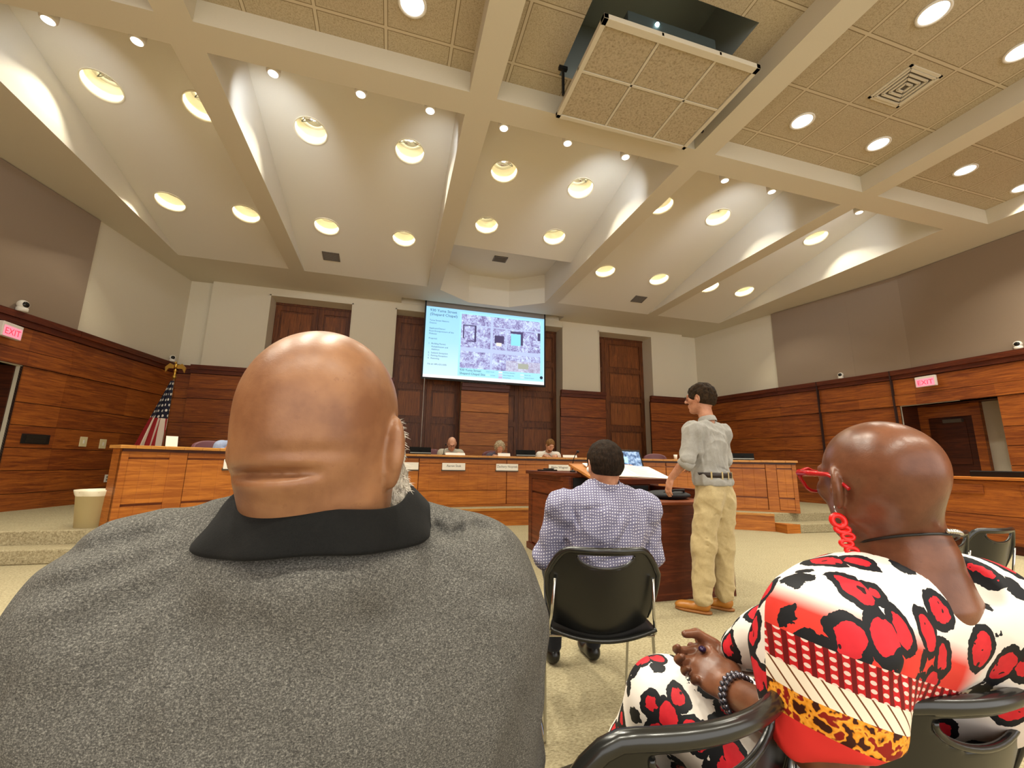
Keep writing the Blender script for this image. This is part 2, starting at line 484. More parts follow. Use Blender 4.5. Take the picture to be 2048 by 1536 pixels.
# shuttered windows: tall wooden panelled leaves
def leaf(mb, x0, x1, z0, z1, y=YB + .5):
    mb.box(x0, x1, y, y + .05, z0, z1, tone=.45)
    st = .12
    mb.box(x0, x0 + st, y - .03, y, z0, z1, tone=.5); mb.box(x1 - st, x1, y - .03, y, z0, z1, tone=.4)
    for z in (z0, 1.25, 2.15, 3.05, 3.98, z1 - .14): mb.box(x0 + st, x1 - st, y - .03, y, z, z + .14, tone=.45)
    for k, (za, zb) in enumerate(((z0 + .14, 1.25), (1.39, 2.15), (2.29, 3.05), (3.19, 3.98), (4.12, z1 - .14))):
        mb.box(x0 + st + .05, x1 - st - .05, y - .02, y, za + .05, zb - .05, tone=random.uniform(.5, .75))
for i, (a, b, sp) in enumerate(((-3.08, -1.20, (0, .55, 1)), (5.85, 7.65, (0, .24, 1)), (-.08, 1.78, (0, .5, 1)), (2.97, 4.65, (0, .3, 1)))):
    lf = MB()
    for u, v in zip(sp, sp[1:]): leaf(lf, a + (b - a) * u + .004, a + (b - a) * v - .004, 0, DZ - .06)
    lf.box(a, b, YB + .45, YB + .6, DZ - .06, DZ, tone=.3)
    struct(lf.build('window_%d' % (i + 1), M_WOODV))
# no rear wall is built behind the camera
# the end is left open to let added world light fill the room

# platform, steps ----------------------------------------------------
YC, RK, RD = .5, 7.3, 7.72            # centre of the dais arc and its radii
def arc(r, a0, a1, n): return [(CX + r * math.sin(R_(a0 + (a1 - a0) * i / n)), YC + r * math.cos(R_(a0 + (a1 - a0) * i / n))) for i in range(n + 1)]
AK = 37.5
ka = arc(RK, -AK, AK, 30)
pl = MB()
poly = [(wall_x(-1, YSTEP_L[1]), YSTEP_L[1]), (ka[0][0], YSTEP_L[1])] + ka + [(ka[-1][0], YSTEP_R[1]), (wall_x(1, YSTEP_R[1]), YSTEP_R[1])] + [(x, y) for x, y in RW[::-1] if y > 6.5] + [(9.4, 11.6), (-4.8, 11.6)] + [(x, y) for x, y in LW if y > 6.5]
pl.prism(poly, 0, .30)
struct(pl.build('floor_platform', M_CARPET, bevel=.012))
st = MB()
st.prism([(wall_x(-1, 5.85), YSTEP_L[0]), (ka[0][0] - .0, YSTEP_L[0]), (ka[0][0], YSTEP_L[1]), (wall_x(-1, 6.1), YSTEP_L[1])], 0, .15)
st.prism([(ka[-1][0] + .32, YSTEP_R[0]), (wall_x(1, 6), YSTEP_R[0]), (wall_x(1, 6.4), YSTEP_R[1]), (ka[-1][0] + .02, YSTEP_R[1])], 0, .15)
struct(st.build('floor_steps', M_CARPET, bevel=.012))
kb = MB()                                                     # curved timber kick with pale nosing
kf = arc(RK - .02, -AK, AK, 30)
for i in range(30):
    a, b, c, d = kf[i], kf[i + 1], ka[i + 1], ka[i]
    kb.prism([a, b, c, d], 0, .27, 0)
    kb.tv = .5
    e, f = arc(RK - .05, -AK, AK, 30)[i:i + 2]
    kb.prism([e, f, c, d], .27, .305, 1)
kb.prism([(ka[-1][0], YSTEP_R[0]), (ka[-1][0] + .3, YSTEP_R[0] - .0), (ka[-1][0] + .02, YSTEP_R[1]), (ka[-1][0], YSTEP_R[1])], 0, .15, 0)
struct(kb.build('baseboard_platform', [M_WOODB, M_TOP]))
# ------------------------------------------------------------------ lamps
M_CAN = plain('can_white', 'f2ead0', .5)
M_GLASS_ON = emit('lamp_glow', (1, .95, .82, 1), 1.2)
M_REFL = plain('lamp_reflector', 'dadbd8', .15, .9)
WARM = (1.0, .94, .77); COOL = (.80, .88, 1.0)
def light(name, typ, loc, energy, col, rot=None, parent=None, **kw):
    d = bpy.data.lights.new(name, typ); d.energy = energy; d.color = col
    for k, v in kw.items(): setattr(d, k, v)
    o = bpy.data.objects.new(name, d); COL.objects.link(o); o.location = loc
    if rot is not None: o.rotation_euler = rot
    if parent is not None: o.parent = parent
    return o
P_CAN = 68.0
ang = math.atan(.2)
names_row = {True: 'front row', False: 'back row'}
bay_lbl = {'outer left': 'outer left ceiling bay', 'left': 'ceiling bay left of the screen', 'centre': 'centre ceiling bay', 'right': 'ceiling bay right of the screen', 'outer right': 'outer right ceiling bay'}
proto = None
byk = {}
for k, x, y in DL: byk.setdefault((k, y < 7.0), []).append(x)
for k, x, y in DL:
    front = y < 7.0
    xs = byk[(k, front)]
    sd = 'left' if x == min(xs) else 'right'
    lab = 'large recessed downlight, %s one, %s, %s' % (sd, names_row[front], bay_lbl[k])
    if proto is None:
        t = empty('recessed_downlight', (0, 0, 0))
        m = MB(); m.lathe([(RC + .012, -.012), (RC - .004, -.012), (RC - .004, .30)], n=32, cap=False); m.lathe([(RC + .012, -.012), (RC + .012, .0)], n=32, cap=False)
        m.build('can', M_CAN, t)
        m = MB(); m.lathe([(RC - .004, .299), (.09, .30), (.075, .34), (.0, .345)], n=32, cap=False); m.build('reflector', M_REFL, t)
        m = MB(); m.lathe([(.0, .25), (.045, .262), (.055, .30), (.05, .34)], n=16, cap=False); m.build('bulb', M_GLASS_ON, t)
        for q in range(3):
            a = q * 2 * PI / 3 + .5
            m = MB(); m.tube([(RC * .95 * math.cos(a), RC * .95 * math.sin(a), .29), (.07 * math.cos(a), .07 * math.sin(a), .235), (0, 0, .225)], .006, 5); m.build('bracket', plain('bracket_grey', '8b8b88', .4, .5), t)
        lo = light('lamp', 'SPOT', (0, 0, .24), P_CAN, WARM, parent=t, shadow_soft_size=.04, spot_size=R_(128), spot_blend=.35)
        proto = t; o = t
    else: o = copy_tree(proto)
    o.location = (x, y, slope(y)); o.rotation_euler = (-ang, 0, 0)
    tag(o, lab, 'downlight', 'large recessed downlights in the sloping bays')

# small spot fittings on the back of the cross beam
sp = [(-3.52, 0), (-2.79, 0), (-1.53, 1), (-.61, 0), (.19, 1), (1.12, 0), (2.0, 0), (2.87, 1), (4.54, 0), (5.42, 1), (7.25, 0)]
order = ['first', 'second', 'third', 'fourth', 'fifth', 'sixth', 'seventh', 'eighth', 'ninth', 'tenth', 'eleventh']
SPOTP = None
tgt = {-3.52: (-4.55, 6.6, 5.6), -2.79: None, -1.53: (-2.13, 6.6, 5.6), .19: (.6, 7.0, 5.6), 2.87: (3.66, 7.2, 5.6), 5.42: (6.7, 7.0, 5.6), 7.25: (9.1, 6.8, 5.6)}
for i, (x, f) in enumerate(sp):
    if SPOTP is None:
        t = empty('spot_fitting')
        m = MB(); m.lathe([(.055, 0), (.07, .02), (.07, .13), (.05, .14)], n=20); m.build('housing', M_WHITEP, t)
        m = MB(); m.lathe([(.0, -.004), (.052, -.002), (.052, .01)], n=20, cap=False); m.build('lens', emit('spot_lens', (1, .97, .92, 1), 1.0), t)
        m = MB(); m.box(-.03, .03, -.1, .0, .06, .12); m.build('bracket', M_WHITEP, t)
        SPOTP = t; o = t
    else: o = copy_tree(SPOTP)
    o.location = (x, 4.55, 5.325)
    tag(o, 'small white spot lamp behind the cross beam, %s from the left' % order[i], 'spotlight', 'spot lamps on the cross beam')
    tg = tgt.get(x)
    if tg:
        d = Vector(tg) - Vector((x, 4.62, 5.42))
        light('wall_wash', 'SPOT', (x, 4.62, 5.42), 75 if x > 2.5 or x == -1.53 else 38, COOL, d.to_track_quat('-Z', 'Y').to_euler(), spot_size=R_(80), spot_blend=.8, shadow_soft_size=.03)

# flush lamps of the tiled coffers
COFL = []
for i, (a, b) in enumerate(COFX):
    if i == 2: continue
    c = [-3.6, -.765, 0, 5.55, 8.7][i]
    for dx in (-.68, .68):
        for y in (3.55, 2.15): COFL.append((c + dx, y, i))
for i, (a, b) in enumerate(COFX):
    for dx in (-.68, .68): COFL.append(((a + b) / 2 + dx, -1.5, i))
CP = None
cof_lbl = {0: 'outer left', 1: 'left', 2: 'middle', 3: 'right', 4: 'outer right'}
for x, y, i in COFL:
    if CP is None:
        t = empty('ceiling_lamp')
        m = MB(); m.lathe([(.14, .0), (.14, -.012), (.118, -.012), (.112, .0)], n=28, cap=False); m.build('trim_ring', M_WHITEP, t)
        m = MB(); m.lathe([(.0, -.004), (.115, -.004)], n=28, cap=False); m.build('lens', emit('lens_glow', (.93, .95, 1, 1), 1.6), t)
        light('lamp', 'AREA', (0, 0, -.02), 18, (1, .95, .80), parent=t, shape='DISK', size=.2, spread=R_(115))
        CP = t; o = t
    else: o = copy_tree(CP)
    o.location = (x, y, 5.565)
    row = 'nearest the cross beam' if y > 3 else ('in the second row' if y > 0 else 'behind the audience')
    tag(o, 'flat round ceiling lamp, %s one %s, %s coffer' % ('left' if x < {0: -3.6, 1: -.765, 2: 2.29, 3: 5.5, 4: 8.6}[i] else 'right', row, cof_lbl[i]), 'ceiling lamp', 'flat lamps in the tiled coffers')

def vent(loc, rx, w, h, label, square=False):
    t = empty('ceiling_vent', loc, 0, label, 'vent'); t.rotation_euler = (rx, 0, 0)
    m = MB()
    for a, b, c, d in ((-w, w, -h, -h + .03), (-w, w, h - .03, h), (-w, -w + .03, -h, h), (w - .03, w, -h, h)): m.box(a, b, c, d, -.012, 0)
    m.build('frame', M_SOFF if square else plain('vent_frame', '6f675c', .6), t)
    m = MB(); m.box(-w + .03, w - .03, -h + .03, h - .03, -.003, 0); m.build('backing', plain('vent_back', '5d5648' if square else '5d564c', .8), t)
    m = MB()
    if square:
        for k in range(1, 5):
            u = 1 - k * .2
            for s in (-1, 1):
                m.box(-w * u, w * u, s * h * u - .012, s * h * u + .012, -.02, -.004); m.box(s * w * u - .012, s * w * u + .012, -h * u, h * u, -.02, -.004)
    else:
        n = 10
        for k in range(n):
            y = -h + .04 + (2 * h - .08) * k / (n - 1); m.box(-w + .03, w - .03, y - .004, y + .004, -.01, -.003)
    m.build('slat', M_SOFF if square else plain('vent_slat', '7a7266', .6), t)
vent((-1.5, 9.15, slope(9.15) - .002), -ang, .17, .14, 'dark grey square air vent in the sloping bay left of the screen')
vent((6.02, 9.17, slope(9.17) - .002), -ang, .17, .14, 'dark grey square air vent in the sloping bay right of the screen')
vent((2.3, 9.42, 6.098), 0, .17, .14, 'dark grey air vent in the white recess above the screen')
vent((5.55, 2.82, 5.57), 0, .25, .23, 'square louvred diffuser between the lamps of the right tiled coffer', True)

# projector lift: hanging tiled panel and its hatch
pt = empty('projector_lift', (2.53, 3.45, 5.2), 0, 'lowered tile-faced hatch panel of the projector lift hanging below the ceiling', 'projector lift')
hx, hy = .9, .6
m = MB()
for a, b, c, d in ((-hx, hx, -hy, -hy + .07), (-hx, hx, hy - .05, hy), (-hx, -hx + .05, -hy, hy), (hx - .05, hx, -hy, hy)): m.box(a, b, c, d, -.02, .035)
for x in (-.27, .40): m.box(x - .014, x + .014, -hy, hy, -.012, .03)
m.box(-hx, hx, -.045, -.015, -.012, .03)
m.build('frame', M_SOFF, pt, bevel=.003)
def tile2():
    t = NT('hatch_tile'); v = t.obj(); n = t.noise(v, 42, 6, .75)
    t.set(Base_Color=t.ramp(n, [(.32, '8f7e62'), (.5, 'bcad90'), (.7, 'c8ba9e')]), Roughness=.95); t.bump(n, .8, .012); return t.m
mt = tile2()
for xa, xb in ((-.85, -.284), (-.256, .386), (.414, .85)):
    for ya, yb in ((-.53, -.045), (-.015, .55)):
        m = MB(); m.box(xa + .006, xb - .006, ya + .006, yb - .006, -.006, .02); m.build('ceiling_tile', mt, pt)
m = MB(); m.box(-.55, .5, -.45, .45, .052, .38); m.build('projector_shelf', plain('lift_dark', '46504e', .6), pt, bevel=.01)
for sx in (-1, 1):
    m = MB(); m.box(sx * .93 - .05, sx * .93 + .05, .28, .32, .33, .37); m.box(sx * .93 - .012, sx * .93 + .012, .285, .315, .0, .36); m.build('hanger', M_DARK, pt)
m = MB(); m.lathe([(.0, 0), (.05, .0), (.06, .05)], n=18, M=Matrix.Rotation(R_(90), 4, 'X') @ Matrix.Translation((0, 0, 0)))
pj = m.build('projector_lens', emit('projector_lens_glow', (.7, .95, 1, 1), 4.0), pt); pj.location = (-.12, .47, .18)
m = MB(); m.ball((0, 0, 0), .022, n=8); sl_ = m.build('lens_glint', emit('glint_glow', (.6, .95, 1, 1), 6.0), pt); sl_.location = (-.22, -.455, .31)  # small glowing ball added as a glint on the shelf, not a lamp
light('projector_beam', 'SPOT', (2.41, 3.98, 5.36), 60, (.75, .9, 1.0), (Vector((2.33, 10.85, 4.3)) - Vector((2.41, 3.98, 5.36))).to_track_quat('-Z', 'Y').to_euler(), spot_size=R_(34), spot_blend=.5, shadow_soft_size=.03)
# ------------------------------------------------------------------ dais
def cylpt(r, a, z=0.0): return Vector((CX + r * math.sin(R_(a)), YC + r * math.cos(R_(a)), z))
def cylM(r, a, z=0.0):
    """local x along the arc (to the right), local y outwards (away from audience), z up"""
    return Matrix.Translation(cylpt(r, a, z)) @ Matrix.Rotation(-R_(a), 4, 'Z')
ZC = 1.26
A0, A1 = -43.6, 41.2
dais = tag(empty('dais_desk', cylpt(RD, 0, .3)), 'long curved wooden council desk across the raised platform', 'desk')
inv = Matrix.Translation(-dais.location)
def arc_box(mb, r0, r1, a0, a1, z0, z1, mi=0, tone=None):
    n = max(1, int(math.ceil(abs(a1 - a0) / 1.5)))
    if tone is not None: mb.tv = tone
    for i in range(n):
        b0 = a0 + (a1 - a0) * i / n; b1 = a0 + (a1 - a0) * (i + 1) / n
        P = [cylpt(r0, b0), cylpt(r0, b1), cylpt(r1, b1), cylpt(r1, b0)]
        mb.prism([(p.x - dais.location.x, p.y - dais.location.y) for p in P], z0 - .3, z1 - .3, mi)
m = MB(); arc_box(m, RD + .03, RD + .06, A0, A1, .3, ZC - .04, 0, .45)
m.build('backing_panel', M_WOOD, dais)
def panel(a0, a1, z0, z1, tone):
    m = MB(); arc_box(m, RD - .0, RD + .03, a0 + .06, a1 - .06, z0 + .004, z1 - .004, 0, tone); m.build('front_panel', M_WOODB, dais, bevel=.003)
def stile(a0, a1, z0=.3, z1=ZC - .04):
    m = MB(); arc_box(m, RD - .012, RD + .03, a0, a1, z0, z1, 0, .4); m.build('stile', M_WOODB, dais, bevel=.002)
cuts = [A0 + .4, -40.0, -38.7, -28, -20.5, -13.2, -.3, 12.6, 24.0, 31.5, 37.5, 38.8, A1 - .4]
rnd = random.Random(3)
m = MB(); arc_box(m, RD - .012, RD + .03, A0, A1, .3, .34, 0, .4); m.build('plinth', M_WOODB, dais)
for a, b in ((A0, A0 + .5), (-40.1, -38.7), (37.5, 38.8), (A1 - .5, A1)): stile(a, b)
for a, b in zip(cuts, cuts[1:]):
    if b - a < 1.4: continue
    wing = a < -28 or b > 31.4
    for z0, z1 in ((.34, .60), (.60, 1.10), (1.10, ZC - .04)) if not wing else ((.34, .55), (.57, 1.10), (1.115, ZC - .04)):
        panel(a, b, z0, z1, rnd.uniform(.35, .62))
m = MB(); arc_box(m, RD - .05, RD + .30, A0 - .25, A0 + 3, ZC - .04, ZC, 0, .6); arc_box(m, RD - .05, RD + .62, A0 + 3, A1 + .25, ZC - .04, ZC, 0, .6); m.build('countertop', M_TOP, dais, bevel=.006)
m = MB(); arc_box(m, RD - .03, RD + .0, A0, A1, ZC - .075, ZC - .04, 0, .3); m.build('under_moulding', M_WOODD, dais)
for a, s in ((A0, 1), (A1 - .35, 1)):
    m = MB(); arc_box(m, RD, RD + (.28 if s == 1 and a < 0 else .6), a, a + .35, .3, ZC - .04, 0, .4); m.build('end_panel', M_WOODB, dais)

M_PLATE = plain('plate_white', 'f5f1e6', .5)
M_INK = plain('ink_grey', '6b6a66', .7)
def text_mesh(name, s, size, mat, parent, M, align='CENTER', ext=.0008):
    cu = bpy.data.curves.new('txt', 'FONT'); cu.body = s; cu.size = size; cu.align_x = align; cu.align_y = 'CENTER'; cu.extrude = ext; cu.resolution_u = 2
    to = bpy.data.objects.new('txt', cu); COL.objects.link(to)
    dg = bpy.context.evaluated_depsgraph_get(); dg.update()
    me = bpy.data.meshes.new_from_object(to.evaluated_get(dg)); me.transform(M)
    bpy.data.objects.remove(to); bpy.data.curves.remove(cu)
    me.materials.clear()
    return link(name, me, mat, parent)
FRONT = Matrix.Rotation(R_(90), 4, 'X')
plates = [(-33.9, '', 'small white nameplate on the left wing of the council desk, behind the bald man'), (-15.0, '', 'white nameplate on the desk front just right of the bald man with grey beard'),
          (-8.3, 'Aaron Stuk', 'white nameplate reading Aaron Stuk below the bald member in the grey top'),
          (-.3, 'Zachary Nopnek', 'white nameplate reading Zachary Nopnek below the curly-haired member'),
          (7.8, 'Blake Wagner', 'white nameplate reading Blake Wagner above the wooden podium top')]
for a, s, lab in plates:
    t = empty('nameplate'); t.matrix_world = cylM(RD - .022, a, 1.045)
    t.rotation_euler = (0, 0, -R_(a)); t.location = cylpt(RD - .022, a, 1.045)
    tag(t, lab, 'nameplate', 'nameplates on the desk front')
    m = MB(); m.box(-.225, .225, -.012, .008, -.065, .065); m.build('plate', M_PLATE, t, bevel=.004)
    m = MB(); m.box(-.235, .235, -.004, .012, -.085, -.05); m.build('holder', plain('holder_metal', '54483a', .4, .5), t)
    if s: text_mesh('name_lettering', s, .062, M_INK, t, Matrix.Translation((0, -.0135, .012)) @ FRONT)

M_SCREENB = plain('monitor_black', '060606', .7, 0, .2)
def monitor(a, z, lab, w=.42):
    t = empty('desk_monitor'); t.location = cylpt(RD + .38, a, ZC); t.rotation_euler = (0, 0, -R_(a)); tag(t, lab, 'monitor', 'black monitors lying low on the council desk')
    T = Matrix.Translation((0, .05, .075)) @ Matrix.Rotation(R_(-12), 4, 'X')
    m = MB(); m.box(-w / 2, w / 2, -.014, .014, -.07, .07, T); m.build('screen_back', M_SCREENB, t, bevel=.005)
    m = MB(); m.box(-w / 2 + .004, w / 2 - .004, -.017, -.013, -.052, -.035, T); m.build('trim_strip', plain('monitor_strip', 'a9a9a4', .3, .6), t)
    m = MB(); m.box(-.11, .11, -.06, .12, 0, .012); m.box(-.03, .03, .03, .06, 0, .08); m.build('stand', M_SCREENB, t)
monitor(-12.2, 0, 'black monitor on the desk just left of the bald member')
monitor(3.4, 0, 'black monitor between the curly-haired member and the one in white')
monitor(15.6, 0, 'black monitor beside the head of the seated man in the dotted shirt')
monitor(35.2, 0, 'black monitor near the right end of the council desk')

M_MAUVE = plain('mauve_leather', '7d5058', .45)
def exec_chair(a, lab, r=RD + 1.02, z=.3, dz=0):
    t = empty('swivel_chair'); t.location = cylpt(r, a, z); t.rotation_euler = (0, 0, -R_(a)); tag(t, lab, 'chair', 'mauve swivel chairs behind the desk')
    m = MB()
    n = 14; G = []
    for iv in range(13):
        v = iv / 12; row = []
        for iu in range(n + 1):
            u = -1 + 2 * iu / n
            w = .27 * (1 - .25 * max(0, v - .75) ** 2 * 8)
            zz = .50 + v * (.60 + dz - .06 * abs(u) ** 3)
            row.append((u * w, .22 + .10 * v - .07 * u * u, zz))
        G.append(row)
    for off in (0,):
        vs = [[m.bm.verts.new(p) for p in row] for row in G]
        for i in range(12):
            for j in range(n): m._f([vs[i][j], vs[i][j + 1], vs[i + 1][j + 1], vs[i + 1][j]], 0, True)
    o = m.build('backrest', M_MAUVE, t); s = o.modifiers.new('s', 'SOLIDIFY'); s.thickness = .07; s.offset = 0
    b = o.modifiers.new('b', 'BEVEL'); b.width = .02; b.segments = 3
    m = MB(); m.box(-.26, .26, -.25, .25, .42, .50); m.build('seat', M_MAUVE, t, bevel=.03)
    m = MB(); m.lathe([(.03, .08), (.03, .42)], n=12)
    m.build('post', M_BLACK, t)
    m = MB()
    for k in range(5):
        q = k * 2 * PI / 5; m.tube([(0, 0, .1), (.3 * math.cos(q), .3 * math.sin(q), .05)], .02, 6); m.ball((.3 * math.cos(q), .3 * math.sin(q), .03), .03, n=6)
    m.build('star_base', M_BLACK, t)
    for s in (-1, 1):
        m = MB(); m.box(s * .30 - .025, s * .30 + .025, -.15, .15, .66, .69); m.box(s * .30 - .015, s * .30 + .015, -.02, .02, .46, .67); m.build('armrest', M_BLACK, t, bevel=.01)
exec_chair(-9.0, 'mauve chair behind the bald member in the grey top')
exec_chair(-.1, 'mauve chair behind the curly-haired member')
exec_chair(7.9, 'mauve chair hidden behind the bearded member in white')
exec_chair(24.2, 'empty mauve chair behind the right wing of the desk')
exec_chair(-34.3, 'mauve chair at the left wing, half hidden by the bald man')
# papers, cups, laptops on the counter
def on_counter(a, r=RD + .3): return cylpt(r, a, ZC)
def sheets(a, lab, w=.3, h=.2, tilt=70, r=RD + .22, n='paper_sheet'):
    T = Matrix.Rotation(-R_(a), 4, 'Z') @ Matrix.Rotation(R_(tilt), 4, 'X')
    m = MB(); m.box(-w / 2, w / 2, 0, h, -.002, .002, T); o = m.build(n, M_PAPER); o.location = on_counter(a, r) + Vector((0, 0, .003)); tag(o, lab, 'paper', None); return o
sheets(-7.6, 'white paper held up on the desk before the bald member', .4, .055, 55)
sheets(-.3, 'white sheet standing on the desk before the curly-haired member', .26, .065, 70)
sheets(9.9, 'white sheet on the desk to the right of the bearded member', .3, .06, 60)
sheets(-39.6, 'white folded tissue sheet by the flag on the left wing', .13, .14, 80)
def cup(a, lab, r=.04, h=.1):
    m = MB(); m.lathe([(r * .75, 0), (r, h), (r * .93, h), (r * .7, .008)], n=18); o = m.build('paper_cup', M_PAPER); o.location = on_counter(a); tag(o, lab, 'cup')
cup(25.9, 'white paper cup beside the empty mauve chair on the right wing')
def tube_mic(loc, rz, lab, L=.34, sc=1.0):
    t = empty('gooseneck_microphone', loc, rz, lab, 'microphone')
    m = MB(); m.lathe([(.035, 0), (.035, .015), (.012, .025)], n=16); m.build('base', M_BLACK, t)
    pts = [(0, 0, .02), (0, 0, .12), (0, -.02, .2), (0, -.07, .27), (0, -.11, .30)]
    pts = [(p[0] * sc, p[1] * sc, p[2] * L / .34) for p in pts]
    m = MB(); m.tube(pts, .005, 6); m.build('neck', M_BLACK, t)
    m = MB(); m.ball((0, pts[-1][1] - .02, pts[-1][2] + .01), (.016, .03, .016), n=8); m.build('head', M_BLACK, t)
tube_mic(cylpt(RD + .42, -8.9, ZC), -R_(-8.9), 'thin black gooseneck microphone before the bald member on the council desk', .22)

# ------------------------------------------------------------------ projection screen
scr = empty('projection_screen', (2.33, 10.85, 3.27), 0, 'large pull-down projection screen showing a street map slide', 'projection screen')
m = MB(); m.box(-1.66, 1.66, -.004, .004, 0, 2.5); m.build('screen_fabric', plain('screen_grey', '8d8a88', .8), scr)
m = MB(); m.box(-1.70, -1.66, -.006, .006, 0, 2.5); m.box(1.66, 1.70, -.006, .006, 0, 2.5); m.box(-1.70, 1.70, -.02, .02, -.05, 0); m.build('black_border', M_DARK, scr)
m = MB(); m.box(-1.75, 1.75, -.07, .07, 2.48, 2.63); m.build('roller_housing', M_DARK, scr, bevel=.01)
def slide_mat(name, fn, st=1.0):
    t = NT(name); c = fn(t); t.set(Base_Color=(.02, .02, .02, 1), Emission_Color=c, Emission_Strength=st, Roughness=.8); return t.m
def bg(t):
    x, y, z = t.sep(t.obj())[:3]
    g = t.ramp(t.math('DIVIDE', z, 2.0), [(0, 'd4f0fb'), (.5, 'a8defa'), (1, '9ad4fa')]); return g
def U(u): return -1.66 + 3.32 * u
def V(v): return 1.93 - 1.85 * v
m = MB(); m.box(U(0), U(1), -.008, -.004, V(1), V(0)); sl = m.build('slide', slide_mat('slide_bg', bg, .58), scr)
m = MB(); m.box(U(0), U(1), -.008, -.004, V(1) - .07, V(1)); m.build('slide_footer', slide_mat('slide_white', lambda t: t.ramp(.5, [(0, 'fbeef0'), (1, 'fbeef0')]), .6), scr)
m = MB(); m.box(U(.27), U(.99), -.010, -.0085, V(.985), V(.03)); m.build('map_frame', slide_mat('slide_cyan', lambda t: t.ramp(.5, [(0, 'a6e6fa'), (1, 'a6e6fa')]), .56), scr)
def mapm(t):
    v = t.obj(); n = t.noise(v, 5, 6, .7, .8); n2 = t.noise(v, 30, 3, .7)
    s = t.math('ADD', t.math('MULTIPLY', n, .6), t.math('MULTIPLY', n2, .4))
    c = t.ramp(s, [(.36, '55507c'), (.45, '8d84b4'), (.53, 'b6bfe6'), (.60, 'd2e6f6')])
    x, y, z = t.sep(v)[:3]
    m1 = t.math('MULTIPLY', t.math('GREATER_THAN', x, .55), t.math('LESS_THAN', z, .62))
    return t.mix(t.math('MULTIPLY', m1, .45), c, 'c6c0c8')
m = MB(); m.box(U(.285), U(.965), -.012, -.0105, V(.87), V(.06)); m.build('aerial_map', slide_mat('slide_map', mapm, .6), scr)
def patch(name, u0, u1, v0, v1, col, dpt=.014, st=.58):
    m = MB(); m.box(U(u0), U(u1), -dpt, -dpt + .001, V(v1), V(v0)); return m.build(name, slide_mat('s_' + col, lambda t: t.ramp(.5, [(0, col), (1, col)]), st), scr)
for q in ((.285, .965, .215, .235), (.285, .965, .56, .62), (.53, .55, .06, .87), (.66, .672, .235, .56)): patch('map_road', *q, 'b9c6ea')
for q in ((.30, .405, .22, .235), (.30, .31, .22, .43), (.395, .41, .22, .47), (.345, .405, .455, .47), (.70, .81, .25, .285), (.79, .81, .285, .46), (.565, .645, .34, .46), (.94, .965, .24, .36)): patch('map_building', *q, '4a4068', .015)
patch('map_site', .705, .79, .29, .47, '8eddf2', .016); patch('map_lawn', .77, .86, .74, .82, 'a7ab9c', .016); patch('map_house', .58, .625, .45, .50, 'e8e4da', .016)
ink = slide_mat('slide_ink', lambda t: t.ramp(.5, [(0, '1c3448'), (1, '1c3448')]), .45)
def stext(s, u, v, size): text_mesh('slide_lettering', s, size, ink, scr, Matrix.Translation((U(u), -.013, V(v))) @ FRONT, 'LEFT', .0003)
stext('930 Yuma Street', .03, .055, .105); stext('(Shepard Chapel)', .03, .115, .105)
stext('Yuma Street Historic', .03, .205, .06); stext('District', .03, .245, .06)
stext('Applicant/Owner:', .03, .325, .06); stext('Rock Entrepreneurs of the', .03, .365, .06); stext('Midwest', .03, .405, .06)
stext('Proposal:', .03, .475, .06)
for i, (s, v) in enumerate((('1.  Building Permit:', .55), ('     Rehabilitation and', .595), ('     Addition', .635), ('2.  Setback Exception', .685), ('3.  Parking Exception', .725), ('4.  Rezoning', .765))): stext(s, .03, v, .06)
stext('File #: HPU-DU-005', .03, .85, .06)
stext('930 Yuma Street', .285, .90, .085); stext('Shepard Chapel Site', .285, .95, .085)
for i, (u, v) in enumerate(((.50, .90), (.50, .95), (.605, .895), (.605, .935), (.605, .972), (.79, .91), (.79, .95))):
    patch('legend_box', u, u + .032, v - .012, v + .012, ['8ed0e0', 'b8e8e0', 'e7eef4', 'd8c8e0', 'c8a8d0', 'cfe6f4', 'bfe0ea'][i], .013)
    stext(['Parcels', 'Lot Lines', 'Local District Boundary', 'National Register Site', 'Zoning District', 'Historic Site', 'Structure Footprint'][i], u + .038, v, .035)
m = MB(); m.tube([(U(.975) - .0, -.014, V(.93)) , (U(.975), -.016, V(.93))], .045, 20); m.build('north_arrow', ink, scr)
m = MB(); m.lathe([(.006, 0), (.006, 1.9)], n=8); rod = m.build('white_rod', M_WHITEP, None); rod.location = (.72, 10.78, 1.34)  # slim white upright rod below the left end of the screen
rod.location = (0, 0, 0); rod.parent = scr; rod.location = (.72 - 2.33, -.03, -1.93)

# ------------------------------------------------------------------ flag
fl = empty('flag_on_pole', (-4.06, 9.35, .3), 0, 'American flag hanging on a pole with a gold eagle in the left corner', 'flag')
GOLD = plain('gold', 'c9a24a', .3, .9)
m = MB(); m.lathe([(.15, 0), (.15, .03), (.03, .06), (.018, .07), (.016, 2.33)], n=16); m.build('pole', plain('flag_pole', '6b4a22', .4), fl)
m = MB(); m.lathe([(.016, 2.3), (.04, 2.34), (.02, 2.37), (.02, 2.44), (.035, 2.46), (.0, 2.5)], n=14); m.build('finial', GOLD, fl)
m = MB(); m.ball((0, 0, 2.55), (.035, .04, .05), n=8); m.ball((0, -.03, 2.61), (.02, .025, .02), n=8)
for s in (-1, 1):
    m.prism([(s * .02, 2.56), (s * .10, 2.60), (s * .17, 2.52), (s * .155, 2.42), (s * .11, 2.50), (s * .03, 2.50)], -.012, .012, M=Matrix.Rotation(R_(90), 4, 'X'))
m.build('eagle', GOLD, fl)
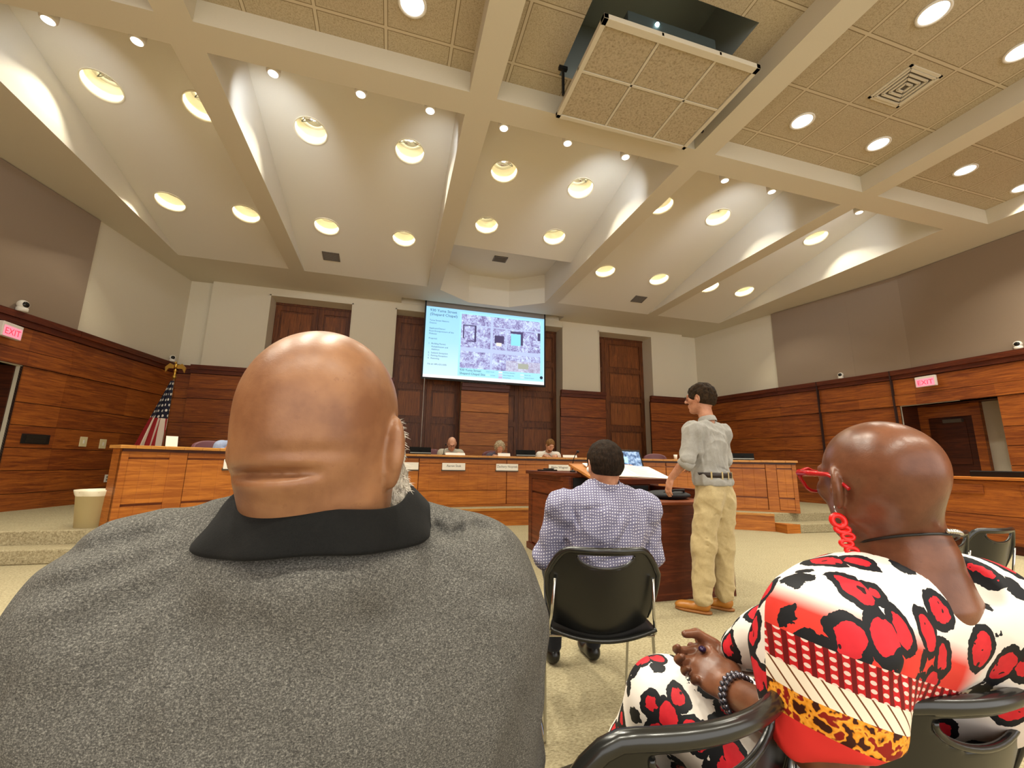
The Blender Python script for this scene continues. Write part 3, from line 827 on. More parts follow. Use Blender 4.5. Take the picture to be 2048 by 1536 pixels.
def flagmat():
    t = NT('flag_cloth')
    uv = t.node('ShaderNodeUVMap', uv_map='UVMap').outputs[0]
    x, y, z = t.sep(uv)[:3]          # x along fly 0..1, y along hoist 0..1 (top = 1)
    st = t.math('MODULO', t.math('MULTIPLY', t.math('SUBTRACT', 1.0, y), 13), 2)
    c = t.mix(t.math('LESS_THAN', st, 1), 'e9dccb', 'a01d22')
    can = t.math('LESS_THAN', t.math('ADD', x, t.math('MULTIPLY', y, .06)), .47)
    fx = t.math('SUBTRACT', t.math('FRACT', t.math('MULTIPLY', x, 16.0)), .5)
    row = t.math('ADD', t.math('MULTIPLY', y, 11.0), t.math('MULTIPLY', t.math('FLOOR', t.math('MULTIPLY', x, 16.0)), .5))
    fy = t.math('SUBTRACT', t.math('FRACT', row), .5)
    d = t.math('ADD', t.math('MULTIPLY', fx, fx), t.math('MULTIPLY', fy, fy))
    star = t.math('LESS_THAN', d, .055)
    c = t.mix(can, c, t.mix(star, '17182f', 'ece6da'))
    t.set(Base_Color=c, Roughness=.8); return t.m
m = MB(); uvl = m.bm.loops.layers.uv.new('UVMap'); NU, NV = 60, 40; G = []
for j in range(NV + 1):
    tt = j / NV; row = []                        # tt: 0 at the pole top, 1 at the lower fly end
    zz0 = 2.25 - 1.50 * tt
    wd = .05 + .47 * min(1, tt * 1.15) ** 1.05
    for i in range(NU + 1):
        f = i / NU
        xx = .03 - wd * (1 - f) - .02 * math.sin(f * 19) * tt
        yy = -.03 + .05 * math.sin(f * 15 + tt * 1.2) * (.25 + tt)
        row.append(m.bm.verts.new((xx, yy - .03, zz0 - .10 * (1 - f) * tt)))
    G.append(row)
for j in range(NV):
    for i in range(NU):
        f_ = m._f([G[j][i], G[j + 1][i], G[j + 1][i + 1], G[j][i + 1]], 0, True)
        for l, (a, b) in zip(f_.loops, ((i, j), (i, j + 1), (i + 1, j + 1), (i + 1, j))): l[uvl].uv = (b / NV * .93, .40 + .60 * (1 - a / NU) + .10 * (b / NV))
o = m.build('flag_cloth', flagmat(), fl); o.modifiers.new('s', 'SOLIDIFY').thickness = .004

# ------------------------------------------------------------------ waste bin
wb = empty('waste_bin', (-3.36, 6.40, .3), 0, 'cream waste bin with a clear liner by the left end of the desk', 'waste bin')
M_BIN = plain('bin_cream', 'd8c99a', .5)
m = MB(); m.lathe([(.15, 0), (.19, .40), (.198, .40), (.198, .415), (.18, .415), (.14, .01)], n=32); m.build('bin_body', M_BIN, wb)
m = MB(); rr = random.Random(2)
pts = [(.199 + .006 * math.sin(k * 1.7), .30 + .02 * math.sin(k * 2.3)) for k in range(33)]
n = 48
ra = [[m.bm.verts.new(((q + .005 * math.sin(7 * a * 2 * PI / n + z * 30)) * math.cos(a * 2 * PI / n), (q + .005 * math.sin(7 * a * 2 * PI / n + z * 30)) * math.sin(a * 2 * PI / n), z + (.03 * math.sin(3 * a * 2 * PI / n) if z < .32 else 0))) for a in range(n)] for q, z in ((.190, .36), (.198, .385), (.204, .415), (.204, .43), (.18, .43), (.17, .30))]
for a, b in zip(ra, ra[1:]):
    for k in range(n): m._f([a[k], a[(k + 1) % n], b[(k + 1) % n], b[k]], 0, True)
m.build('liner', plain('liner', 'e8e0c4', .35), wb)
fb = tag(MB().lathe([(.1, 0), (.13, .0), (.13, .22), (.11, .26), (.02, .27), (.0, .27)], n=24).build('black_bag', plain('bag_black', '1a1a1c', .3)), 'black bag with a white edge behind the cream waste bin', 'bag'); fb.location = (-3.42, 6.90, .3); fb.scale = (1.0, 1, 1.6)

# ------------------------------------------------------------------ wall fittings
def wall_box(name, side, y, z, w, h, d, mat, label, cat, extra=None, zrot=0):
    x = wall_x(side, y); x2 = wall_x(side, y + .1)
    a = math.atan2(x2 - x, .1)
    t = empty(name, (x - side * .032, y, z), -a, label, cat)
    m = MB(); m.box(-d * side if side > 0 else 0, 0 if side > 0 else d, -w / 2, w / 2, -h / 2, h / 2); m.build('cover', mat, t, bevel=.004)
    if extra: extra(t)
    return t
CREAM = plain('switch_cream', 'e2d6a8', .5)
def toggle(t):
    m = MB(); m.box(.0, .02, -.012, .012, -.03, .03); m.build('switch_toggle', M_WHITEP, t)
wall_box('switch_plate', -1, 9.22, 1.37, .14, .17, .012, CREAM, 'left cream switch plate on the wood panelling', 'light switch', toggle)
wall_box('switch_plate', -1, 9.62, 1.35, .14, .17, .012, CREAM, 'right cream switch plate on the wood panelling', 'light switch', toggle)
def sock(t):
    for z in (-.025, .025): m = MB(); m.box(.0, .015, -.02, .02, z - .015, z + .015); m.build('socket', plain('socket_grey', '77726a', .5), t)
wall_box('wall_outlet', -1, 9.85, .72, .10, .14, .012, M_WHITEP, 'white outlet low on the left panelling above the waste bin', 'outlet', sock)
def grill(t):
    for k in range(6): m = MB(); m.box(.01, .018, -.15, .15, -.05 + k * .019, -.044 + k * .019); m.build('slat', plain('grille_bar', '3a3428', .5), t)
wall_box('wall_grille', -1, 8.42, 1.37, .42, .15, .012, plain('grille_black', '14120e', .5), 'dark oblong grille in the left wood panelling', 'grille', grill)
def thermo(t):
    m = MB(); m.box(.0, .014, -.02, .02, -.01, .02); m.build('display', M_DARK, t)
wall_box('thermostat', -1, 10.5, 1.40, .12, .12, .02, M_WHITEP, 'small white thermostat left of the flag on the panelling', 'thermostat', thermo)
wall_box('switch_plate', -1, 10.78, 1.37, .09, .12, .012, CREAM, 'small cream plate between the thermostat and the flag', 'light switch', toggle)

def exit_sign(side, y, z, lab):
    x = wall_x(side, y)
    t = empty('exit_sign', (x - side * .16, y, z), 0, lab, 'exit sign')
    m = MB(); m.box(-.03, .03, -.17, .17, -.06, .15); m.build('housing', plain('exit_white', 'e6ddd6', .5), t, bevel=.008)
    M = Matrix.Translation((-side * .032, 0, .02)) @ Matrix.Rotation(R_(-90 * side), 4, 'Z') @ Matrix.Rotation(R_(90), 4, 'X')
    m = MB(); m.box(*((-.0325, -.030) if side > 0 else (.030, .0325)), -.15, .15, -.05, .10); m.build('face', emit('exit_pink', srgb('d9788a'), .6), t)
    text_mesh('exit_lettering', 'EXIT', .13, emit('exit_red', srgb('c41f3a'), .8), t, M, 'CENTER', .001)
    m = MB(); m.box(*sorted((0, side * .12)), -.02, .02, .10, .13); m.build('wall_arm', M_WHITEP, t)
exit_sign(1, 5.72, 2.84, 'pink and white EXIT sign above the right doorway')
exit_sign(-1, 7.62, 2.84, 'red EXIT sign above the left doorway')

def dome(loc, rz, lab, lensang=0, dark=True, s=1.0):
    t = empty('security_camera', loc, rz, lab, 'camera')
    m = MB(); m.lathe([(.045 * s, 0), (.055 * s, .01), (.055 * s, .05 * s), (.03 * s, .06 * s)], n=20); m.build('base', M_WHITEP, t)
    m = MB(); m.ball((0, 0, .09 * s), .058 * s, n=10); m.build('ball_housing', M_WHITEP, t)
    m = MB(); m.ball((0, -.025 * s, .09 * s), .042 * s, n=10); m.build('lens', plain('lens_black', '0a0a0a', .1), t)
dome((-.45, 10.98, 3.22), .1, 'white ball camera on the wood ledge beside the bald man head', s=1.3)
dome((-4.80, 10.85, 3.22), .5, 'small camera on the wood ledge above the flag')
dome((10.14, 7.26, 3.22), -1.2, 'small white camera on the right wood ledge, left of the EXIT sign')
dome((10.40, 4.40, 3.22), -1.4, 'small white camera on the right wood ledge, above the desk at the picture edge')
dome((-5.42, 7.75, 3.22), 1.2, 'white ball camera on the ledge above the left EXIT sign', s=1.2)

# ------------------------------------------------------------------ podium
pod = empty('podium', (2.45, 4.4, 0), 0, 'large wooden speaker podium with a side shelf, standing on the carpet', 'podium')
def pb(name, mat, boxes, bevel=.003, tone=None):
    m = MB()
    for b in boxes: m.box(b[0] - 2.45, b[1] - 2.45, b[2] - 4.4, b[3] - 4.4, b[4], b[5], tone=tone if tone is not None else .45)
    return m.build(name, mat, pod, bevel=bevel)
M_POD = wood('wood_podium', '4a1d0a', '78391a', '944d24', rough=.45)
pb('carcass', M_POD, [(1.92, 3.05, 4.40, 5.75, .0, .985)])
pb('left_stile', M_POD, [(1.895, 1.925, 4.36, 4.52, .08, .985), (1.895, 1.925, 5.63, 5.76, .08, .985), (1.895, 1.925, 4.52, 5.63, .93, .985)])
pb('left_panel', M_POD, [(1.90, 1.925, 4.53, 5.62, .10, .74)], tone=.6)
pb('left_panel', M_POD, [(1.90, 1.925, 4.53, 5.62, .765, .925)], tone=.55)
pb('plinth', M_POD, [(1.875, 3.07, 4.38, 5.78, 0, .08)])
m = MB(); m.prism([(1.86 - 2.45, 4.62 - 4.4), (2.02 - 2.45, 4.33 - 4.4), (3.1 - 2.45, 4.33 - 4.4), (3.1 - 2.45, 5.80 - 4.4), (1.86 - 2.45, 5.80 - 4.4)], .985, 1.03); m.build('podium_top', M_POD, pod, bevel=.008)
pb('side_cabinet', M_POD, [(2.14, 2.96, 3.32, 3.36, 0, .78), (2.14, 2.18, 3.3, 4.4, 0, .78), (2.93, 2.97, 3.3, 4.4, 0, .90), (2.93, 3.03, 3.3, 4.4, 0, .35)], tone=.35)
pb('side_shelf', M_POD, [(2.12, 2.98, 3.30, 4.40, .78, .81)], bevel=.006, tone=.7)
pb('cubby', M_DARK, [(1.96, 2.9, 4.385, 4.399, .82, .975)], bevel=0)
# sloping reading stand
T = Matrix.Translation((2.33 - 2.45, 4.22 - 4.4, 1.055)) @ Matrix.Rotation(R_(13), 4, 'X')
m = MB(); m.box(-.38, .42, -.40, .28, -.014, .014, T); m.build('reading_stand', wood('wood_stand', 'a3632c', 'c8894a', 'd9a464', rough=.45), pod, bevel=.004)
m = MB(); m.box(-.38, .42, -.42, -.40, -.02, .03, T); m.build('stand_lip', M_POD, pod)
m = MB(); m.box(-.30, .30, -.30, .22, -.07, -.02, T); m.build('stand_support', M_POD, pod)
PODL = Vector((2.45, 4.4, 0))
bk = empty('open_binder', (2.45, 4.12, 1.06), 0, 'open white document binder lying on the sloping reading stand', 'binder')
TB = Matrix.Rotation(R_(13), 4, 'X') @ Matrix.Rotation(R_(-6), 4, 'Z')
m = MB(); m.box(-.40, -.0, -.27, .25, .0, .014, TB); m.build('left_page', M_PAPER, bk, bevel=.003)
m = MB(); m.box(.006, .40, -.27, .25, .0, .016, TB @ Matrix.Rotation(R_(2), 4, 'Y')); m.build('right_page', M_PAPER, bk, bevel=.003)
m = MB()
for k in range(13): m.box(.04, .22 + .12 * ((k * 7) % 5) / 5, -.22 + k * .034, -.218 + k * .034 + .004, .0165, .0172, TB @ Matrix.Rotation(R_(2), 4, 'Y'))
m.build('printed_lines', plain('print_grey', '8d8f96', .8), bk)
# podium monitor
pm = empty('podium_monitor', (2.72, 4.60, 1.03), R_(6), 'black-framed monitor on the podium showing the same map slide', 'monitor')
TM = Matrix.Translation((0, 0, .135)) @ Matrix.Rotation(R_(-20), 4, 'X')
m = MB(); m.box(-.27, .27, -.015, .015, -.13, .15, TM); m.build('screen_frame', M_BLACK, pm, bevel=.005)
def ms(t):
    n = t.noise(t.obj(), 22, 4, .7); return t.ramp(n, [(.38, '2f4a6e'), (.5, '7d9ec4'), (.6, 'c4daf0')])
m = MB(); m.box(-.245, .245, -.017, -.0151, -.105, .125, TM); m.build('display', slide_mat('podium_display', ms, .6), pm)
m = MB(); m.box(-.01, .05, -.019, -.0171, -.02, .055, TM); m.build('map_site', slide_mat('podium_cyan', lambda t: t.ramp(.5, [(0, '9fd6ea'), (1, '9fd6ea')]), .9), pm)
m = MB(); m.box(-.1, .1, -.02, .08, 0, .012); m.box(-.03, .03, .02, .04, 0, .12); m.build('stand', M_BLACK, pm)
tube_mic((2.13, 4.78, 1.03), .0, 'black gooseneck microphone on the left side of the podium', .26, 1.2)
o = tag(MB().box(-.13, .13, -.05, .05, 0, .02).box(-.05, .09, -.03, .03, .02, .035).build('cable_box', M_BLACK, bevel=.005), 'small black cable box on the far left edge of the podium top', 'box'); o.location = (2.02, 5.35, 1.03); o.rotation_euler = (0, 0, .3)
bg_ = empty('black_bag', (2.62, 3.66, .81), .1, 'flat black bag lying on the podium side shelf under the hand', 'bag')
m = MB(); m.ball((0, 0, .035), (.24, .2, .045), n=10); m.build('bag_body', plain('bag_cloth', '15161a', .75), bg_)
m = MB(); m.tube([(-.12, -.1, .06), (-.05, -.17, .09), (.06, -.17, .09), (.12, -.1, .06)], .010, 6); m.build('handle', plain('bag_strap', '0d0d0f', .7), bg_)

# ------------------------------------------------------------------ right hand table
rt = empty('side_desk', (8.62, 3.6, 0), 0, 'dark orange wooden staff desk against the right side of the room', 'desk')
m = MB(); m.box(-.28, .28, -2.2, 1.15, .12, 1.0); m.build('desk_body', M_WOOD, rt)
m = MB(); m.box(-.36, .36, -2.28, 1.23, 1.0, 1.04, tone=.8); m.build('desk_top', M_TOP if False else M_WOOD, rt, bevel=.006)
for y0, y1 in ((-2.2, -1.1), (-1.1, 0), (0, 1.15)):
    m = MB(); m.box(-.30, -.28, y0 + .02, y1 - .02, .14, .50, tone=.45); m.build('front_panel', M_WOOD, rt, bevel=.003)
    m = MB(); m.box(-.30, -.28, y0 + .02, y1 - .02, .51, .985, tone=.6); m.build('front_panel', M_WOOD, rt, bevel=.003)
m = MB(); m.box(-.27, .27, -2.18, 1.13, 0, .12); m.build('plinth', M_WOODD, rt)
for y in (.78, -.05, -.9, -1.7):
    m = MB(); m.box(-.325, -.30, y - .22, y + .22, .80, .93, tone=.4); m.build('name_holder', M_WOOD, rt, bevel=.004)
o = tag(MB().box(-.12, .12, -.35, .35, 0, .09).build('black_tray', M_BLACK, bevel=.01), 'long black case lying on the right staff desk below the doorway', 'case'); o.location = (8.75, 4.1, 1.04)

# ------------------------------------------------------------------ stacking chairs
M_SHELL = plain('shell_black', '141412', .32, 0, .5)
M_RIM = plain('shell_rim', '1d1d1b', .22, 0, .6)
def shell_chair():
    t = empty('stacking_chair')
    def bp(u, v, off=0):
        hw = .198 + .036 * math.sin(min(1, v * 1.15) * PI / 2)
        top = .352 - .10 * max(0, abs(u) - .62) ** 2 / .145
        if v < .25: pass
        z = .425 + v * top + .035 * u * u * (1 - v)
        y = -.185 - .115 * v ** .9 + .085 * u * u * (.6 + .4 * v)
        return Vector((u * hw, y + off, z))
    m = MB(); NU, NV = 36, 34; vs = []
    for j in range(NV + 1): vs.append([m.bm.verts.new(bp(-1 + 2 * i / NU, j / NV)) for i in range(NU + 1)])
    for j in range(NV):
        for i in range(NU):
            u = -1 + 2 * (i + .5) / NU; v = (j + .5) / NV
            if ((u) / .50) ** 2 + (max(0, .93 - v) / .14) ** 2 < 1 and v < .93: continue
            m._f([vs[j][i], vs[j][i + 1], vs[j + 1][i + 1], vs[j + 1][i]], 0, True)
    o = m.build('backrest', M_SHELL, t); s = o.modifiers.new('s', 'SOLIDIFY'); s.thickness = .007; s.offset = 0
    s = o.modifiers.new('d', 'SUBSURF'); s.levels = 0; s.render_levels = 1
    # rolled rim round the top and sides
    pts = [bp(-1, v / 10) for v in range(1, 10)] + [bp(-1 + 2 * i / 24, .965 + .035 * (1 - abs(-1 + 2 * i / 24) ** 6)) for i in range(25)] + [bp(1, v / 10) for v in range(9, 0, -1)]
    m = MB(); n = len(pts); rr = []
    for i in range(n):
        a = abs(i / (n - 1) - .5) * 2
        rr.append(.0135 if a < .5 else .0135 - .008 * (a - .5) * 2)
    m.tube(pts, rr, 10); m.build('rim', M_RIM, t)
    sl = [bp(.50 * math.cos(PI + PI * k / 20), .93 - .14 * math.sin(PI * k / 20)) for k in range(21)]
    m = MB(); m.tube(sl, .006, 8); m.build('slot_lip', M_RIM, t)
    # seat pan
    m = MB(); vs = []; NU, NV = 24, 20
    for j in range(NV + 1):
        v = j / NV; row = []
        for i in range(NU + 1):
            u = -1 + 2 * i / NU
            hw = .215 + .02 * math.sin(v * PI)
            y = -.22 + .46 * v
            if v > .8: y -= .03 * (abs(u) ** 3)
            z = .445 - .02 * math.sin(v * PI) + .018 * u * u - .035 * max(0, v - .82) / .18 + .0 - .03 * (1 - v) ** 3 * (1 - u * u)
            row.append(m.bm.verts.new((u * hw * (1 - .12 * max(0, v - .85) / .15), y, z)))
        vs.append(row)
    for j in range(NV):
        for i in range(NU): m._f([vs[j][i], vs[j][i + 1], vs[j + 1][i + 1], vs[j + 1][i]], 0, True)
    o = m.build('seat', M_SHELL, t); s = o.modifiers.new('s', 'SOLIDIFY'); s.thickness = .012; s.offset = -1
    # wire frame
    for s in (-1, 1):
        x = s * .235
        pts = [(s * .205, -.235, .66), (s * .215, -.20, .50), (s * .222, -.185, .435), (x, -.15, .42), (x, -.12, .40), (x, -.15, .03), (x, -.14, .012), (x, -.10, .008), (x, .26, .008), (x, .30, .014), (x, .305, .04), (x * .97, .20, .38), (x * .95, .16, .41), (x * .9, .0, .415), (x * .92, -.14, .41)]
        m = MB(); m.tube(pts, .0065, 8); m.build('leg_frame', M_METAL, t)
    m = MB(); m.tube([(-.235, .20, .40), (.235, .20, .40)], .0055, 6); m.build('cross_bar', M_METAL, t)
    m = MB(); m.tube([(-.235, -.14, .405), (.235, -.14, .405)], .0055, 6); m.build('cross_bar', M_METAL, t)
    return t
SH = shell_chair()
chairs = [(.425, .83, 8, 'empty black shell chair in the foreground between the grey polo man and the woman'),
          (.915, .785, 2, 'black shell chair the woman in the leopard print dress sits on'),
          (-.10, .76, 0, 'black shell chair under the man in the grey polo shirt'),
          (.945, 1.915, -14, 'black shell chair of the man in the dotted shirt'),
          (.36, 2.06, -8, 'black shell chair left of the man in the dotted shirt, mostly hidden'),
          (3.04, 1.97, 4, 'empty black shell chair beside the woman, left of the pair at the right'),
          (3.55, 2.02, 0, 'empty black shell chair at the right edge, right of the pair'),
          ]
for i, (x, y, rz, lab) in enumerate(chairs):
    o = SH if i == 0 else copy_tree(SH)
    o.location = (x, y, 0); o.rotation_euler = (0, 0, R_(rz)); tag(o, lab, 'chair', 'black stacking chairs of the audience')
# ------------------------------------------------------------------ implicit modelling of figures
f32 = np.float32
def V3(*a): return np.array(a, f32)
def ell(c, r, R=None):
    c = V3(*c); r = V3(*r); Rm = None if R is None else np.array(R, f32)
    def f(P):
        q = P - c
        if Rm is not None: q = q @ Rm
        a = q / r; k0 = np.sqrt((a * a).sum(1)); b = q / (r * r); k1 = np.sqrt((b * b).sum(1)) + 1e-9
        return k0 * (k0 - 1) / k1
    return f
def cone(a, b, ra, rb=None, flat=None):
    a = V3(*a); b = V3(*b); rb = ra if rb is None else rb; ba = b - a; L = float((ba * ba).sum()) + 1e-9
    def f(P):
        t = np.clip(((P - a) @ ba) / L, 0, 1)
        q = P - a - t[:, None] * ba
        if flat is not None:
            n, s = flat; n = V3(*n); q = q + (q @ n)[:, None] * n * (s - 1)
        return np.sqrt((q * q).sum(1)) - (ra + (rb - ra) * t)
    return f
def half(p, n):                      # keeps the side the normal points away from
    p = V3(*p); n = V3(*n); n = n / np.linalg.norm(n)
    return lambda P: (P - p) @ n
def smin(a, b, k):
    h = np.clip(.5 + .5 * (b - a) / k, 0, 1); return b + (a - b) * h - k * h * (1 - h)
def smax(a, b, k): return -smin(-a, -b, k)
def U_(k, *fs):
    def f(P):
        d = fs[0](P)
        for g in fs[1:]: d = smin(d, g(P), k)
        return d
    return f
def Sub(k, a, *bs):
    def f(P):
        d = a(P)
        for b in bs: d = smax(d, -b(P), k)
        return d
    return f
def And(k, a, *bs):
    def f(P):
        d = a(P)
        for b in bs: d = smax(d, b(P), k)
        return d
    return f
def off(a, r): return lambda P: a(P) - r
def disp(a, g): return lambda P: a(P) + g(P)
def folds(amp, seed, n=9, k0=12, k1=45, squash=(1, 1, 1)):
    rs = np.random.RandomState(seed); K = rs.normal(size=(n, 3)); K /= np.linalg.norm(K, axis=1)[:, None]
    K = (K * np.array(squash)).astype(f32); K = K * rs.uniform(k0, k1, (n, 1)).astype(f32); ph = rs.uniform(0, 6.28, n)
    Wd = rs.normal(size=(n, 3)).astype(f32) * 9
    def g(P):
        s = 0
        for i in range(n):
            w = 1.4 * np.sin(P @ Wd[i] + ph[i] * 2)
            s = s + np.abs(np.sin(P @ K[i] + ph[i] + w)) - .6
        return (amp / math.sqrt(n) * s).astype(f32)
    return g
def crease(a, b, r, depth):
    """a soft groove along the line a-b"""
    c = cone(a, b, 0.0)
    return lambda P: depth * np.exp(-(c(P) / r) ** 2)
def creaseXZ(a, b, r, depth, ymax):
    """groove seen from behind: a and b are (x, z); only where y < ymax"""
    a = V3(*a); b = V3(*b); ba = b - a; L2 = float((ba * ba).sum())
    def f(P):
        q = P[:, [0, 2]]; t = np.clip(((q - a) @ ba) / L2, 0, 1); e = q - a - t[:, None] * ba
        fade = np.clip(np.minimum(t, 1 - t) * 3.2, .02, 1)
        return np.where(P[:, 1] < ymax, depth * fade * np.exp(-(e * e).sum(1) / r ** 2), 0).astype(f32)
    return f
def nets(fn, lo, hi, h):
    lo = np.array(lo, f32); B = 8
    n = (np.ceil((np.array(hi) - lo) / h / B).astype(int)) * B
    F_ = np.empty(n, f32)
    nb = n // B
    ci = np.stack(np.meshgrid(*[np.arange(k) for k in nb], indexing='ij'), -1).reshape(-1, 3)
    cc = lo + (ci * B + (B - 1) / 2) * h
    d = fn(cc.astype(f32))
    act = np.abs(d) < h * B * 1.15
    F4 = F_.reshape(nb[0], B, nb[1], B, nb[2], B)
    sg = np.sign(d).reshape(nb[0], 1, nb[1], 1, nb[2], 1); F4[:] = sg
    loc = np.stack(np.meshgrid(*[np.arange(B)] * 3, indexing='ij'), -1).reshape(-1, 3)
    idx = ci[act]
    for s in range(0, len(idx), 400):
        ii = idx[s:s + 400]
        g = (ii[:, None, :] * B + loc[None]).reshape(-1, 3)
        F_[g[:, 0], g[:, 1], g[:, 2]] = fn((lo + g * h).astype(f32))
    S_ = F_ < 0
    c8 = [S_[i:n[0] - 1 + i, j:n[1] - 1 + j, k:n[2] - 1 + k] for i in (0, 1) for j in (0, 1) for k in (0, 1)]
    al = c8[0].copy(); an = c8[0].copy()
    for c in c8[1:]: al &= c; an |= c
    m = an & ~al
    cell = np.argwhere(m); vid = -np.ones(m.shape, np.int64); vid[m] = np.arange(len(cell))
    pos = np.zeros((len(cell), 3)); cnt = np.zeros(len(cell))
    cor = [(i, j, k) for i in (0, 1) for j in (0, 1) for k in (0, 1)]
    for a in range(8):
        for b in range(a + 1, 8):
            df = [abs(cor[a][q] - cor[b][q]) for q in range(3)]
            if sum(df) != 1: continue
            fa = F_[tuple((cell + cor[a]).T)]; fb = F_[tuple((cell + cor[b]).T)]
            x = (fa < 0) != (fb < 0)
            t = np.where(x, fa / np.where(x, fa - fb, 1), 0)
            p = np.array(cor[a]) + t[:, None] * (np.array(cor[b]) - np.array(cor[a]))
            pos += np.where(x[:, None], p, 0); cnt += x
    pos = lo + (cell + pos / np.maximum(cnt, 1)[:, None]) * h
    faces = []
    for ax in range(3):
        u, v = [(1, 2), (2, 0), (0, 1)][ax]
        sl0 = [slice(1, -1)] * 3; sl1 = [slice(1, -1)] * 3
        sl0[ax] = slice(0, -1); sl1[ax] = slice(1, None)
        a = S_[tuple(sl0)]; b = S_[tuple(sl1)]
        e = np.argwhere(a != b); off_ = np.ones(3, int); off_[ax] = 0; e = e + off_
        sgn = S_[tuple(e.T)]
        du = np.zeros(3, int); du[u] = 1; dv = np.zeros(3, int); dv[v] = 1
        q = np.stack([vid[tuple((e - du - dv).T)], vid[tuple((e - dv).T)], vid[tuple(e.T)], vid[tuple((e - du).T)]], 1)
        q[~sgn] = q[~sgn][:, ::-1]
        faces.append(q)
    faces = np.concatenate(faces); faces = faces[(faces >= 0).all(1)]
    return pos, faces
def sdf_obj(name, fn, lo, hi, h, mat, parent=None, smooth=0):
    v, f = nets(fn, lo, hi, h)
    me = bpy.data.meshes.new(name)
    me.vertices.add(len(v)); me.vertices.foreach_set('co', v.astype(f32).ravel())
    me.loops.add(len(f) * 4); me.loops.foreach_set('vertex_index', f.astype(np.int32).ravel())
    me.polygons.add(len(f)); me.polygons.foreach_set('loop_start', (np.arange(len(f)) * 4).astype(np.int32))
    me.update(calc_edges=True); me.validate()
    me.shade_smooth()
    o = link(name, me, mat, parent)
    if smooth:
        s = o.modifiers.new('s', 'SMOOTH'); s.iterations = smooth; s.factor = .5
    return o

def rot(az=0, pitch=0, roll=0):
    """az: heading clockwise from +Y, pitch: nose down positive, roll: tilt to own right positive (degrees)"""
    M = Matrix.Rotation(-R_(az), 3, 'Z') @ Matrix.Rotation(-R_(pitch), 3, 'X') @ Matrix.Rotation(R_(roll), 3, 'Y')
    return np.array(M, f32)
def placed(fn, c, R, s=1.0):
    c = V3(*c)
    return lambda P: fn(((P - c) @ R) / s) * s
# ---- head, unit scale: +Y face, origin between the ears, crown z=.115, chin z=-.115
def head_fn(big=0, jaw=1.0):
    skull = ell((0, -.018, .028), (.076 + big, .094, .086))
    back = ell((0, -.035, -.01), (.064 + big, .072, .075))
    face = ell((0, .022, -.032), (.060 * jaw, .066, .082))
    chin = ell((0, .066, -.094), (.024 * jaw, .022, .018))
    jawl = cone((-.046 * jaw, .0, -.058), (-.014, .062, -.096), .018, .014); jawr = cone((.046 * jaw, .0, -.058), (.014, .062, -.096), .018, .014)
    base = U_(.035, skull, back, face, U_(.02, chin, jawl, jawr))
    brow = U_(.012, cone((-.034, .078, .030), (-.008, .088, .030), .0105), cone((.034, .078, .030), (.008, .088, .030), .0105))
    cheek = U_(.01, ell((-.043, .057, -.012), (.022, .022, .02)), ell((.043, .057, -.012), (.022, .022, .02)))
    nose = U_(.008, cone((0, .088, .022), (0, .110, -.016), .0075, .0115), ell((-.011, .098, -.021), (.008, .010, .008)), ell((.011, .098, -.021), (.008, .010, .008)))
    b = U_(.02, base, cheek); b = U_(.014, b, brow)
    b = Sub(.012, b, ell((-.031, .098, .012), (.017, .016, .012)), ell((.031, .098, .012), (.017, .016, .012)))
    b = U_(.010, b, nose)
    lips = U_(.004, cone((-.020, .080, -.052), (0, .090, -.050), .0065, .0075), cone((.020, .080, -.052), (0, .090, -.050), .0065, .0075), cone((-.016, .079, -.061), (0, .088, -.063), .007, .008), cone((.016, .079, -.061), (0, .088, -.063), .007, .008))
    b = U_(.006, b, lips)
    b = Sub(.004, b, cone((-.021, .088, -.0565), (.021, .088, -.0565), .0022))
    lids = U_(.004, ell((-.031, .077, .0125), (.0145, .0125, .0115)), ell((.031, .077, .0125), (.0145, .0125, .0115)))
    return U_(.004, b, lids)
def ear_fn(s, sc=1.0, flare=22):
    Rm = np.array(Matrix.Rotation(s * R_(flare), 3, 'Z') @ Matrix.Rotation(R_(-10), 3, 'X'), f32)
    outer = ell((0, 0, 0), (.010, .019, .032)); lobe = ell((0, .007, -.029), (.007, .010, .011))
    conch = ell((s * .009, .004, .002), (.009, .011, .020)); rimc = ell((s * .0105, .0, .008), (.005, .013, .022))
    e = Sub(.004, U_(.008, outer, lobe), conch, rimc)
    tr = ell((s * .004, .013, -.006), (.005, .005, .008))
    e = U_(.004, e, tr)
    return placed(e, (s * (.078 + .002), -.006, -.004), Rm, sc)
